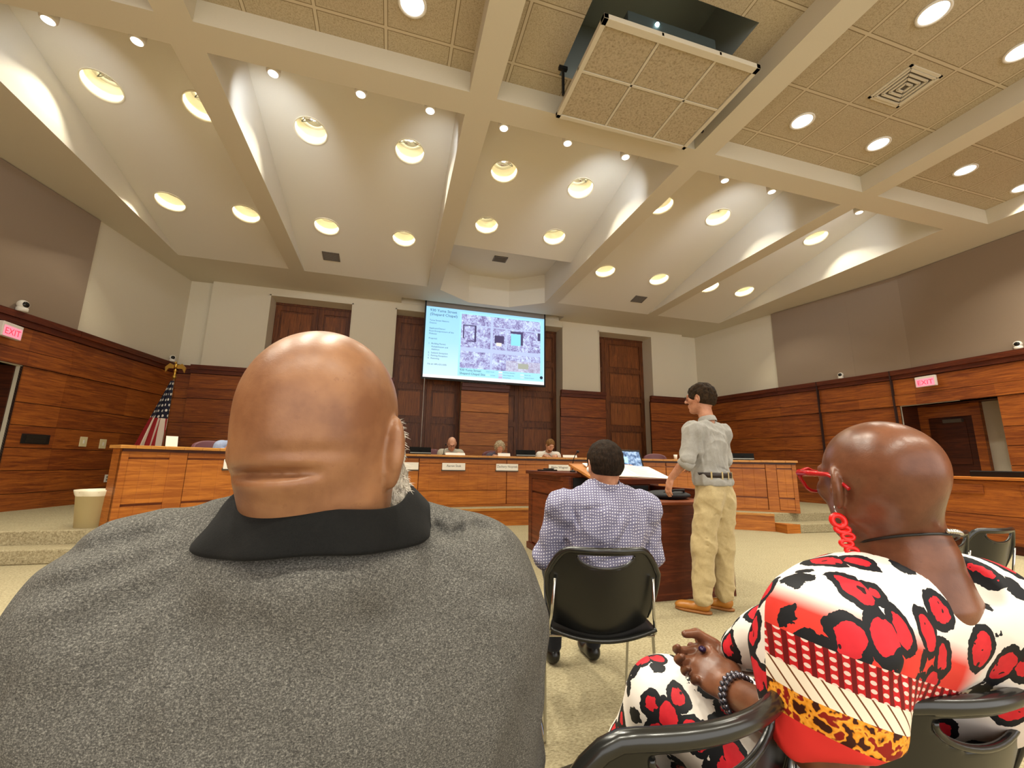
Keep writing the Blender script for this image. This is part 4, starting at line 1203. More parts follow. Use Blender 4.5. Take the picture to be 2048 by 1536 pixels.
def hand_fn(s, curl=.4, spread=.04, sc=1.0, bend=None):
    """right hand (s=1) or left (s=-1): wrist at the origin, fingers along -Z, palm faces -s X... thumb toward +Y"""
    fs = [ell((0, 0, -.045), (.014, .040, .050)), cone((0, 0, .01), (0, .0, -.02), .024, .026, flat=((1, 0, 0), 1.35))]
    L = [.072, .080, .075, .060]; ys = [.029, .010, -.010, -.028]
    out = U_(.012, *fs)
    for i in range(4):
        c = (bend[i] if bend else curl) ; p = np.array([0, ys[i], -.082 + .006 * abs(i - 1.3)]); a = c * .6; d = np.array([-s * math.sin(a), spread * (1.5 - i), -math.cos(a)]); r = .0092 - .0006 * abs(i - 1)
        segs = [.45, .30, .25]; pts = [p]
        for k, g in enumerate(segs):
            pts.append(pts[-1] + d / np.linalg.norm(d) * L[i] * g); a += c * .9; d = np.array([-s * math.sin(a), spread * (1.5 - i) * .6, -math.cos(a)])
        out = U_(.005, out, cone(tuple(p + np.array([0, 0, .02])), tuple(pts[1]), r * 1.02, r), cone(tuple(pts[1]), tuple(pts[2]), r, r * .93), cone(tuple(pts[2]), tuple(pts[3]), r * .93, r * .8))
    t0 = (-s * .004, .030, -.020); t1 = (-s * .018, .056, -.052); t2 = (-s * .026, .058, -.080)
    out = U_(.012, out, cone(t0, t1, .014, .0115)); out = U_(.005, out, cone(t1, t2, .0105, .0085))
    return (lambda P: out(P / sc) * sc)
def hand_at(s, wrist, fdir, thumb, **k):
    """wrist position, finger direction, direction the thumb side points to"""
    z = -Vector(fdir).normalized(); y = Vector(thumb); y = (y - z * y.dot(z)).normalized(); x = y.cross(z)
    M = np.array([[x.x, y.x, z.x], [x.y, y.y, z.y], [x.z, y.z, z.z]], f32)
    return placed(hand_fn(s, **k), wrist, M)

def skin(name, base, dark, gloss=.45, tint=None):
    t = NT(name); v = t.obj(); n = t.noise(v, 14, 4, .6); n2 = t.noise(v, 90, 3, .6); n3 = t.noise(v, 400, 2, .6)
    c = t.mix(t.ramp(n, [(.35, (0, 0, 0, 1)), (.65, (1, 1, 1, 1))]), dark, base)
    c = t.mix(t.math('MULTIPLY', t.math('LESS_THAN', n2, .34), .35), c, dark)
    t.set(Base_Color=c, Roughness=gloss)
    t.b.inputs['Subsurface Weight'].default_value = .08; t.b.inputs['Subsurface Radius'].default_value = (.6, .25, .12); t.b.inputs['Subsurface Scale'].default_value = .012
    t.b.inputs['Specular IOR Level'].default_value = .4
    t.bump(t.math('ADD', n2, t.math('MULTIPLY', n3, .5)), .12, .002); return t.m
def cloth(name, c0, c1, sc=500, rough=.9, bump=.25, stretch=(1, 1, 1)):
    t = NT(name); v = t.scale(t.obj(), stretch); n = t.noise(v, sc, 3, .7); n2 = t.noise(v, sc * .12, 3, .6)
    m = t.math('ADD', t.math('MULTIPLY', n, .75), t.math('MULTIPLY', n2, .25))
    t.set(Base_Color=t.ramp(m, [(.35, c0), (.65, c1)]), Roughness=rough); t.b.inputs['Specular IOR Level'].default_value = .15
    t.b.inputs['Sheen Weight'].default_value = .15
    t.bump(n, bump, .0015); return t.m
def hairmat(name, c0, c1, sc=60, st=(1, 1, .25)):
    t = NT(name); v = t.scale(t.obj(), st); n = t.noise(v, sc, 4, .7, .8); n2 = t.noise(v, sc * 5, 2, .6)
    t.set(Base_Color=t.ramp(n, [(.35, c0), (.68, c1)]), Roughness=.7); t.b.inputs['Specular IOR Level'].default_value = .12; t.bump(t.math('ADD', n, t.math('MULTIPLY', n2, .5)), .8, .006); return t.m
def to_np(M): return np.array(M, f32)
# ================================================================== people
# ---------------------------------------------------- 1. man in the grey polo shirt (foreground)
def big_man():
    t = empty('person', (-.08, .70, 0), 0, 'bald broad man in a grey polo shirt with black collar, seated, seen from behind', 'person')
    O = V3(-.08, .70, 0)
    def L(*p): return tuple(np.array(p) - O)
    SK = skin('skin_tan', '966a49', '7a5137', .38)
    hc = L(-.078, .575, 1.152); Rh = rot(20, 4, 0)
    skull = ell((0, -.012, .030), (.079, .096, .090)); low = ell((0, -.02, -.04), (.077, .083, .085)); 
    head = U_(.03, head_fn(.003, 1.08), skull, low)
    ears = U_(.006, placed(ear_fn(1, 1.22, 40), (.011, -.006, -.012), np.eye(3, dtype=f32)), placed(ear_fn(-1, 1.22, 40), (-.011, -.006, -.012), np.eye(3, dtype=f32)))
    head = placed(head, hc, Rh); 
    neck = cone(L(-.076, .575, 1.09), L(-.072, .565, .98), .079, .086)
    roll1 = ell(L(-.080, .530, 1.078), (.068, .043, .026)); 
    body = U_(.022, head, neck); body = U_(.012, body, roll1)
    # fold of skin at the nape
    body = disp(body, creaseXZ((-.085, 1.103), (.02, 1.109), .0050, .013, -.06))
    body = disp(body, creaseXZ((-.075, 1.092), (.01, 1.094), .010, -.0035, -.06))
    body = disp(body, creaseXZ((-.06, 1.126), (.05, 1.130), .006, .0022, -.06))
    body = U_(.005, body, placed(ears, hc, Rh))
    torso = ell(L(-.08, .61, .78), (.21, .12, .27)); 
    arms = [cone(L(-.27, .60, .92), L(-.325, .65, .70), .052, .048), cone(L(.12, .60, .90), L(.165, .65, .70), .052, .048), cone(L(-.325, .65, .70), L(-.24, .90, .66), .045, .034), cone(L(.165, .65, .70), L(.10, .90, .66), .045, .034),
            hand_at(-1, L(-.24, .90, .66), (.35, 1, -.3), (1, 0, .3), curl=.5), hand_at(1, L(.10, .90, .66), (-.35, 1, -.3), (-1, 0, .3), curl=.5)]
    body = U_(.02, body, torso, *arms)
    sdf_obj('body', body, (-.42, -.28, .45), (.42, .40, 1.32 - 0.0), .004, SK, t)
    # shirt
    trap = U_(.05, cone(L(-.125, .60, 1.028), L(-.255, .60, .972), .058, .070), cone(L(-.03, .60, 1.028), L(.120, .60, .965), .058, .070))
    sh = U_(.06, trap, ell(L(-.08, .60, .86), (.245, .155, .20)), ell(L(-.08, .61, .70), (.235, .175, .22)), ell(L(-.262, .60, .91), (.090, .10, .13)), ell(L(.115, .60, .89), (.088, .10, .14)))
    sl = U_(.05, cone(L(-.278, .60, .94), L(-.325, .64, .74), .077, .085), cone(L(.128, .60, .91), L(.155, .64, .72), .075, .080))
    sh = U_(.05, sh, sl); sh = U_(.04, sh, ell(L(-.074, .570, .995), (.118, .108, .055)))
    sh = disp(sh, folds(.0085, 5, 10, 9, 30, (1, 1, .6)))
    for a, b, r, d in (((-.30, .52, 1.035), (-.15, .49, 1.03), .008, .006), ((-.27, .50, .99), (-.14, .47, 1.01), .007, .005), ((.10, .50, 1.0), (.00, .47, 1.02), .007, .006), ((.17, .52, .96), (.06, .47, .98), .008, .006),
                       ((.11, .53, 1.045), (.055, .50, 1.055), .006, -.006), ((.08, .52, 1.03), (.10, .50, .99), .006, .007), ((-.2, .45, .88), (-.05, .43, .90), .02, .004), ((.02, .44, .92), (.12, .47, .86), .015, .005), ((.19, .55, .97), (.215, .55, .80), .006, .005), ((-.33, .53, .99), (-.36, .55, .80), .007, .005)):
        sh = disp(sh, crease(L(*a), L(*b), r, d))
    for a, b, r, d in (((-.115, 1.050), (-.27, 1.010), .010, .009), ((-.11, 1.030), (-.26, .985), .010, .009), ((-.10, 1.010), (-.22, .955), .012, .008), ((-.06, .99), (-.16, .90), .016, .006), ((.05, 1.0), (.12, .88), .016, .007), ((.0, .90), (.05, .78), .02, .006), ((-.20, .86), (-.12, .78), .02, .006), ((.135, 1.046), (.160, 1.026), .0065, .011), ((.155, 1.026), (.185, 1.040), .0065, .011), ((.18, 1.040), (.225, 1.030), .007, .008),
                       ((.10, 1.02), (.22, .97), .010, .004), ((-.02, .93), (.14, .90), .018, .003), ((-.26, .93), (-.10, .90), .02, .003), ((.20, .96), (.262, .80), .006, .005), ((-.21, .97), (-.262, .80), .006, .005)):
        sh = disp(sh, creaseXZ(a, b, r, d, .02))
    neckhole = And(.004, cone(L(-.076, .575, 1.16), L(-.074, .572, .99), .088, .088), lambda P: 1.035 - P[:, 2])
    hem = half(L(0, 0, .50), (0, 0, -1)); cuffL = half(L(-.36, .655, .72), (-.15, .2, -1)); 
    sh = Sub(.006, sh, neckhole); sh = And(.01, sh, lambda P: -(P[:, 2] - .52))
    t_ = NT('polo_grey'); v = t_.obj()
    d = t_.noise(t_.scale(v, (1.0, 1.0, 2.2)), 400, 4, .8); e = t_.noise(v, 800, 2, .6)
    n = t_.math('ADD', t_.math('MULTIPLY', d, .6), t_.math('MULTIPLY', e, .4))
    t_.set(Base_Color=t_.ramp(n, [(.33, '282726'), (.5, '54524e'), (.68, '918e86')]), Roughness=.9); t_.b.inputs['Specular IOR Level'].default_value = .1
    t_.bump(n, .35, .0015)
    sdf_obj('polo_shirt', sh, (-.44, -.30, .50), (.44, .34, 1.14), .005, t_.m, t)
    # collar: a folded band standing round the neck, falling outward
    CB = cloth('collar_black', '080808', '121211', 600, .8, .25)
    CB.node_tree.nodes['Principled BSDF'].inputs['Sheen Weight'].default_value = .03
    m = MB(); n = 64; rings = []
    cx, cy, _ = L(-.070, .578, 0)
    prof = [(.086, 1.015), (.087, 1.050), (.089, 1.062), (.092, 1.066), (.097, 1.061), (.106, 1.046), (.116, 1.030), (.119, 1.024), (.114, 1.021), (.100, 1.036), (.093, 1.044)]
    for i in range(n + 1):
        a = -PI / 2 + PI * .93 * (-1 + 2 * i / n)
        frnt = abs(-1 + 2 * i / n); ring = []
        for (r, z) in prof:
            drop = -.055 * max(0, frnt - .45) ** 1.2 + .006 * math.sin(a * 3)
            spread = 1 + .25 * max(0, frnt - .45)
            rr = r * spread + (.004 * math.sin(9 * a) if r > .11 else 0)
            tilt = .002 * math.cos(a) + .022 * (1 + math.sin(a))       # right side sits lower
            ring.append(m.bm.verts.new((cx + rr * 1.05 * math.cos(a) * (1.06 if r > .1 else 1), cy + rr * math.sin(a), z + drop + tilt)))
        rings.append(ring)
    for a, b in zip(rings, rings[1:]):
        for k in range(len(prof)): m._f([a[k], a[(k + 1) % len(prof)], b[(k + 1) % len(prof)], b[k]], 0, True)
    m._f(rings[0]); m._f(rings[-1][::-1])
    o = m.build('collar', CB, t); ss = o.modifiers.new('s', 'SUBSURF'); ss.levels = 1; ss.render_levels = 1
    # shoulder seam piping
    m = MB(); 
    # beard
    hb = placed(U_(.02, cone((.066, .022, .010), (.060, .040, -.07), .012, .024), cone((.060, .040, -.07), (.0, .085, -.10), .026, .028), cone((-.060, .035, -.012), (-.052, .048, -.07), .012, .020), cone((-.052, .048, -.07), (.0, .085, -.10), .020, .026), ell((0, .08, -.095), (.03, .025, .035))), hc, Rh, 1.14)
    hb = disp(hb, folds(.004, 9, 12, 120, 300))
    BM = hairmat('beard_grey', '7d7364', 'e2d9ca', 160, (1, 1, .4))
    o = sdf_obj('beard', hb, (-.2, -.2, .93), (.2, .18, 1.22), .0035, BM, t)
    rs = random.Random(4); m = MB(); me = o.data
    vs = [v_ for v_ in me.vertices]
    for _ in range(1500):
        v_ = rs.choice(vs); p = v_.co; nn = v_.normal
        if p.x < .0: continue
        dd = (nn + Vector((rs.uniform(-.4, .4), rs.uniform(-.4, .4), rs.uniform(-1.2, -.1)))).normalized(); l = rs.uniform(.004, .010)
        s = nn.orthogonal().normalized() * .0005
        m._f([m.bm.verts.new(p + s), m.bm.verts.new(p - s), m.bm.verts.new(p + dd * l)])
    b2 = m.build('beard_hairs', plain('beard_hair', 'cfc6b6', .5), o, weld=False); b2['kind'] = 'stuff'
    # trousers and shoes below the frame
    TR = cloth('trousers_dark', '1b1d22', '2a2c32', 300)
    tr = U_(.05, ell(L(-.08, .68, .50), (.22, .18, .10)), cone(L(-.20, .72, .50), L(-.24, 1.14, .50), .095, .075), cone(L(.04, .72, .50), L(.10, 1.14, .50), .095, .075), cone(L(-.24, 1.14, .49), L(-.22, 1.12, .10), .075, .055), cone(L(.10, 1.14, .49), L(.10, 1.12, .10), .075, .055))
    sdf_obj('trousers', tr, (-.42, -.30, .04), (.42, .56, .68), .010, TR, t)
    for x in (-.22, .10):
        s = And(.006, U_(.03, ell(L(x, 1.12, .055), (.045, .07, .05)), ell(L(x, 1.22, .035), (.048, .09, .035))), half(L(x, 1.2, .004), (0, 0, -1)))
        sdf_obj('shoe', s, (x + .08 - .08, .30, 0 - .01), (x + .08 + .08, .64, .14), .008, M_BLACK, t)
big_man()

# ---------------------------------------------------- 2. woman in the leopard print dress
def woman():
    O = V3(.86, .56, 0)
    t = empty('person', tuple(float(x) for x in O), 0, 'woman with shaved head, red glasses and red leopard print dress, seated at right', 'person')
    def L(*p): return tuple(np.array(p) - O)
    SK = skin('skin_brown', '7c4f38', '603a28', .3)
    hc = L(.832, .565, 1.096); Rh = rot(12, 3, 0); hs = .90
    head = placed(U_(.025, head_fn(.0, 1.02), ell((0, -.03, .03), (.078, .098, .082))), hc, Rh, hs)
    ears = placed(U_(.004, placed(ear_fn(1, 1.12, 34), (.005, -.002, 0), np.eye(3, dtype=f32)), placed(ear_fn(-1, 1.12, 34), (-.005, -.002, 0), np.eye(3, dtype=f32))), hc, Rh, hs)
    neck = cone(L(.852, .545, 1.065), L(.858, .540, .95), .052, .060)
    tors = U_(.05, cone(L(.73, .55, .885), L(.93, .55, .885), .052, .050), ell(L(.845, .605, .83), (.14, .065, .13)), ell(L(.85, .67, .68), (.13, .06, .16)), cone(L(.858, .54, .97), L(.86, .545, .92), .058, .080))
    wl, wr = L(.655, .745, .700), L(.715, .815, .725)
    la = [cone(L(.665, .54, .90), L(.650, .555, .715), .05, .045), cone(L(.650, .555, .715), wl, .043, .027)]
    ra = [cone(L(.99, .54, .90), L(1.03, .64, .72), .05, .045), cone(L(1.03, .64, .72), wr, .043, .027)]
    lh = hand_at(-1, wl, (-.05, .95, .30), (.75, .1, .6), bend=(.32, .45, .5, .55), sc=.98); rh = hand_at(1, wr, (-.85, .25, -.2), (.2, .5, .8), bend=(.7, .8, .8, .8), sc=.92)
    body = U_(.03, head, neck, tors); body = U_(.02, body, *la); body = U_(.02, body, *ra); body = U_(.005, body, lh); body = U_(.004, body, rh); body = U_(.005, body, ears)
    legs = U_(.03, cone(L(.76, .66, .55), L(.655, .96, .585), .075, .055), cone(L(.655, .96, .585), L(.65, 1.13, .30), .055, .038), cone(L(.94, .70, .50), L(.86, 1.05, .50), .08, .06), cone(L(.86, 1.05, .50), L(.86, 1.05, .08), .055, .036))
    body = U_(.03, body, legs)
    sdf_obj('body', body, (-.40, -.24, .02), (.34, .70, 1.24), .0042, SK, t)
    # dress: cape sleeves, gathered body, draped lap
    dr = U_(.05, cone(L(.705, .545, .882), L(.99, .540, .882), .072, .078), cone(L(.80, .545, .93), L(.72, .545, .895), .055, .06), cone(L(.92, .54, .93), L(.99, .54, .89), .055, .06), ell(L(.845, .600, .845), (.205, .105, .135)), ell(L(.86, .675, .66), (.17, .09, .16)), ell(L(.675, .57, .80), (.085, .10, .13)), ell(L(1.03, .575, .80), (.085, .10, .14)))
    sleeve = U_(.05, cone(L(.67, .54, .87), L(.655, .56, .745), .080, .075), cone(L(.99, .54, .87), L(1.03, .62, .73), .082, .078))
    rsl = U_(.04, cone(L(.75, .62, .88), L(.74, .73, .79), .055, .052), cone(L(.74, .73, .79), L(.725, .785, .752), .052, .040))
    dr = U_(.05, dr, sleeve); dr = U_(.03, dr, rsl)
    cut = half(L(.665, .545, .742), (-.10, .15, -1))        # left cuff
    armzone = U_(.02, cone(L(.650, .56, .72), L(.635, .60, .61), .095, .11), cone(L(.650, .57, .69), wl, .068, .06))
    dr = Sub(.012, dr, And(.01, armzone, half(L(.650, .555, .722), (-.25, .15, 1))))
    neckcut = And(.006, U_(.02, cone(L(.853, .60, 1.10), L(.858, .545, .985), .076, .072), ell(L(.895, .470, .965), (.058, .080, .058)), cone(L(.85, .70, 1.02), L(.852, .58, .99), .08, .076)), lambda P: .915 - P[:, 2])
    dr = Sub(.008, dr, neckcut)
    sk = U_(.05, ell(L(.86, .66, .54), (.18, .14, .10)), cone(L(.76, .66, .55), L(.655, .95, .585), .098, .082), cone(L(.655, .95, .585), L(.65, 1.10, .36), .082, .085), cone(L(.94, .70, .52), L(.86, 1.05, .52), .11, .08), cone(L(.86, 1.05, .50), L(.85, 1.07, .22), .08, .10), cone(L(.66, .99, .50), L(.84, 1.08, .28), .07, .09))
    sk = disp(sk, folds(.004, 21, 8, 14, 30, (1, 1, .5)))
    dr = disp(dr, folds(.0075, 12, 10, 10, 34))
    for a, b, r, d in (((.74, .62, .93), (.70, .60, .80), .009, .012), ((.76, .56, .96), (.72, .66, .86), .008, .008), ((.70, .44, .88), (.64, .50, .78), .01, .006), ((.93, .37, .86), (.86, .36, .76), .012, .006), ((1.0, .38, .84), (.96, .37, .72), .012, .007), ((1.1, .42, .84), (1.1, .42, .72), .010, .006)):
        dr = disp(dr, crease(L(*a), L(*b), r, d))
    full = U_(.04, dr, sk)
    t_ = NT('leopard_print'); v = t_.obj(); x, y, z = t_.sep(v)[:3]
    w1 = t_.noise(v, 9, 2, .5); w2 = t_.noise(v, 11.7, 2, .5)
    wv = t_.vmath('ADD', v, t_.comb(t_.math('MULTIPLY', w1, .06), t_.math('MULTIPLY', w2, .06), t_.math('MULTIPLY', w1, -.04)))
    def leopard(sc, stretch):
        vo = t_.n.new('ShaderNodeTexVoronoi'); vo.feature = 'F1'; vo.inputs['Scale'].default_value = sc; vo.inputs['Randomness'].default_value = .8
        t_.put(vo.inputs['Vector'], t_.scale(wv, stretch)); return vo
    vo = leopard(17, (1.15, .8, .82)); wob = t_.noise(v, 70, 2, .6)
    de = t_.math('ADD', vo.outputs['Distance'], t_.math('MULTIPLY', t_.math('SUBTRACT', wob, .5), .18))
    rn = t_.sep(vo.outputs['Color'])
    white = t_.ramp(t_.noise(v, 8, 1), [(.3, 'f3ece2'), (.7, 'e2d6cc')])
    rc = t_.math('ADD', .28, t_.math('MULTIPLY', rn[0], .10))
    red = t_.mix(t_.noise(v, 40, 2, .6), 'b01422', 'e6303a')
    inner = t_.math('LESS_THAN', de, rc); ringo = t_.math('LESS_THAN', de, t_.math('ADD', rc, .175))
    spot = t_.math('MULTIPLY', inner, t_.math('GREATER_THAN', t_.noise(v, 55, 1), .66))
    # the printed border bands, measured up from the hem (z with a slight tilt)
    s = t_.math('ADD', t_.math('SUBTRACT', z, .700), t_.math('ADD', t_.math('MULTIPLY', x, .33), t_.math('MULTIPLY', t_.noise(v, 6, 1), .01)))
    lower = t_.math('MULTIPLY', t_.math('GREATER_THAN', z, .62), t_.math('LESS_THAN', t_.math('ADD', y, t_.math('MULTIPLY', x, -.5)), .165))
    lower = t_.math('MULTIPLY', lower, t_.math('LESS_THAN', x, .05))
    inband = lambda a, b: t_.math('MULTIPLY', t_.math('MULTIPLY', t_.math('GREATER_THAN', s, a), t_.math('LESS_THAN', s, b)), lower)
    fieldm = t_.math('MULTIPLY', t_.math('MULTIPLY', t_.math('GREATER_THAN', s, .095), lower), t_.math('SUBTRACT', 1.0, t_.math('DIVIDE', t_.math('MAXIMUM', t_.math('SUBTRACT', s, .135), 0.0), .03)))
    fieldm = t_.math('MAXIMUM', t_.math('MINIMUM', fieldm, 1.0), 0.0)
    fieldm = t_.math('MULTIPLY', fieldm, t_.math('MINIMUM', 1.0, t_.math('MAXIMUM', 0.0, t_.math('MULTIPLY', t_.math('SUBTRACT', .03, x), 20))))
    base = t_.mix(fieldm, white, 'd93a30')
    c = t_.mix(ringo, base, '17181c'); c = t_.mix(inner, c, red); c = t_.mix(spot, c, '2a0a10')
    # horizontal coordinate round the sleeve for the beads
    ang_ = t_.math('ADD', t_.math('MULTIPLY', x, .80), t_.math('MULTIPLY', y, -.60))
    bx = t_.math('ABSOLUTE', t_.math('SUBTRACT', t_.math('FRACT', t_.math('MULTIPLY', ang_, 70)), .5))
    bz = t_.math('ABSOLUTE', t_.math('SUBTRACT', t_.math('FRACT', t_.math('MULTIPLY', s, 90)), .5))
    bead = t_.math('LESS_THAN', t_.math('ADD', t_.math('MULTIPLY', bx, bx), t_.math('MULTIPLY', bz, bz)), .07)
    cb = t_.mix(t_.math('GREATER_THAN', bx, .30), 'c01a20', '6a0f12'); cb = t_.mix(bead, cb, 'e8c9bd')
    c = t_.mix(inband(.050, .095), c, cb)
    di = t_.math('FRACT', t_.math('MULTIPLY', t_.math('ADD', ang_, t_.math('MULTIPLY', s, .7)), 55))
    cc = t_.mix(t_.math('LESS_THAN', di, .16), 'f0e2cc', '6b3a18')
    c = t_.mix(inband(.018, .050), c, cc)
    og = t_.noise(v, 60, 2, .5); co = t_.ramp(og, [(.44, '3a1408'), (.47, 'e08a1c'), (.56, 'f2a83a'), (.60, '8a1a10')])
    c = t_.mix(inband(-.020, .018), c, co)
    c = t_.mix(inband(-.085, -.020), c, 'd8322e')
    t_.set(Base_Color=c, Roughness=.6); t_.b.inputs['Specular IOR Level'].default_value = .25; t_.bump(t_.noise(v, 300, 2), .05, .001)
    sdf_obj('dress', full, (-.44, -.30, .10), (.38, .68, 1.04), .005, t_.m, t)
    # glasses
    RED = plain('glasses_red', 'b01018', .15, 0, .6)
    Rm = Matrix([list(map(float, r)) for r in Rh]).to_4x4(); Th = Matrix.Translation(Vector([float(a) for a in hc])) @ Rm @ Matrix.Scale(hs, 4)
    g = MB()
    for s_ in (-1, 1):
        pts = []
        for k in range(28):
            a = 2 * PI * k / 28; ux = .030 * math.cos(a); uz = .023 * math.sin(a)
            if math.sin(a) > 0: ux *= 1.12; uz *= .9
            if math.cos(a) * s_ > .2 and math.sin(a) > .2: ux += s_ * .006; uz += .006
            pts.append(Th @ Vector((s_ * .035 + ux, .112 - .010 * abs(s_ * .035 + ux) / .06, .006 + uz)))
        g.tube(pts, .0032, 8, closed=True)
        g.tube([Th @ Vector((s_ * .060, .103, .022)), Th @ Vector((s_ * .074, .098, .024))], [.0055, .006], 8)
    g.tube([Th @ Vector((-.007, .112, .012)), Th @ Vector((0, .115, .014)), Th @ Vector((.007, .112, .012))], .003, 8)
    gl = g.build('glasses', RED, t)
    for s_ in (-1, 1):
        g = MB(); g.tube([Th @ Vector(q) for q in ((s_ * .073, .100, .022), (s_ * .080, .06, .020), (s_ * .083, .01, .016), (s_ * .084, -.012, .006), (s_ * .083, -.035, -.012))], [.0065, .0055, .0042, .0035, .003], 8); g.build('temple_arm', RED, gl)
        g = MB(); g.tube([Th @ Vector((s_ * .035, .107, .006)), Th @ Vector((s_ * .035, .1075, .006))], .026, 24); g.build('lens', plain('lens_glass', 'f4e2d8', .05, 0, .5, Transmission_Weight=1.0), gl)
    # earring: dangling linked red letters on a silver hook
    for s_ in (-1, 1):
        e = MB(); e0 = Th @ Vector((s_ * .086, .002, -.044))
        e.tube([e0, e0 + Vector((0, 0, -.008)), e0 + Vector((.001, -.003, -.013))], .0011, 6); 
        hk = e.build('earring', M_METAL, t)
        p = MB(); RP = plain('earring_red', 'e01c18', .3, 0, .5)
        y0 = e0 + Vector((0, -.002, -.015))
        dirn = Vector((.10, -.10, -1)).normalized()
        lat = Vector((.84, -.50, 0)).normalized()
        def ringp(c, rx, rz, th=.0042, n=20):
            p.tube([c + lat * rx * math.cos(2 * PI * k / n) + dirn * rz * math.sin(2 * PI * k / n) for k in range(n)], th, 8, closed=True)
        ringp(y0 + dirn * .010, .0095, .0095, .0048)
        pos = y0 + dirn * .022 + lat * .006
        for k in range(6):
            cpt = y0 + dirn * (.024 + .0115 * k) + lat * (.004 + (.0035 if k % 2 else -.0015))
            ringp(cpt, .0085 + (.002 if k == 0 else 0), .0052, .0036)
            p.tube([cpt - lat * .009, cpt - lat * .004 + dirn * .004, cpt + lat * .009 + dirn * .002], .0034, 8)
        p.build('red_letters', RP, hk)
    # necklace
    nk = MB(); cxn, cyn, czn = L(.856, .543, 0)
    pts = [(cxn + .066 * math.cos(a), cyn + .066 * math.sin(a), 1.000 + .022 * math.sin(a) * -1 - .006 * math.cos(a)) for a in [2 * PI * k / 40 for k in range(40)]]
    nk.tube(pts, .0022, 6, closed=True); no = nk.build('necklace', plain('cord_black', '14100f', .5), t)
    nk = MB()
    for k in range(9):
        a = -PI / 2 - .15 + k * .075; nk.ball((cxn + .069 * math.cos(a), cyn + .069 * math.sin(a), 1.005 - .022 * math.sin(a) - .006 * math.cos(a)), .0038, n=6)
    nk.build('silver_clasp', M_METAL, no)
    # beaded bracelet on the left wrist
    W0 = Vector(wl); ax = (W0 - Vector(L(.650, .555, .715))).normalized(); u = ax.orthogonal().normalized(); w = ax.cross(u)
    br = MB(); PRL = plain('bead_pearl', '77757f', .15, .8)
    for q in range(2):
        for k in range(22):
            a = 2 * PI * (k + .5 * q) / 22; c0 = W0 - ax * (.012 + .010 * q); br.ball(c0 + (u * math.cos(a) + w * math.sin(a)) * .0345, .0049, n=6)
    br.build('bracelet', PRL, t)
    rg = MB(); rg.ball((0, 0, 0), (.008, .008, .006), n=8); ro = rg.build('ring', plain('ring_purple', '2a1a3c', .1, .3), t); ro.location = Vector(wl) + Vector((-.0, .075, .045))
woman()

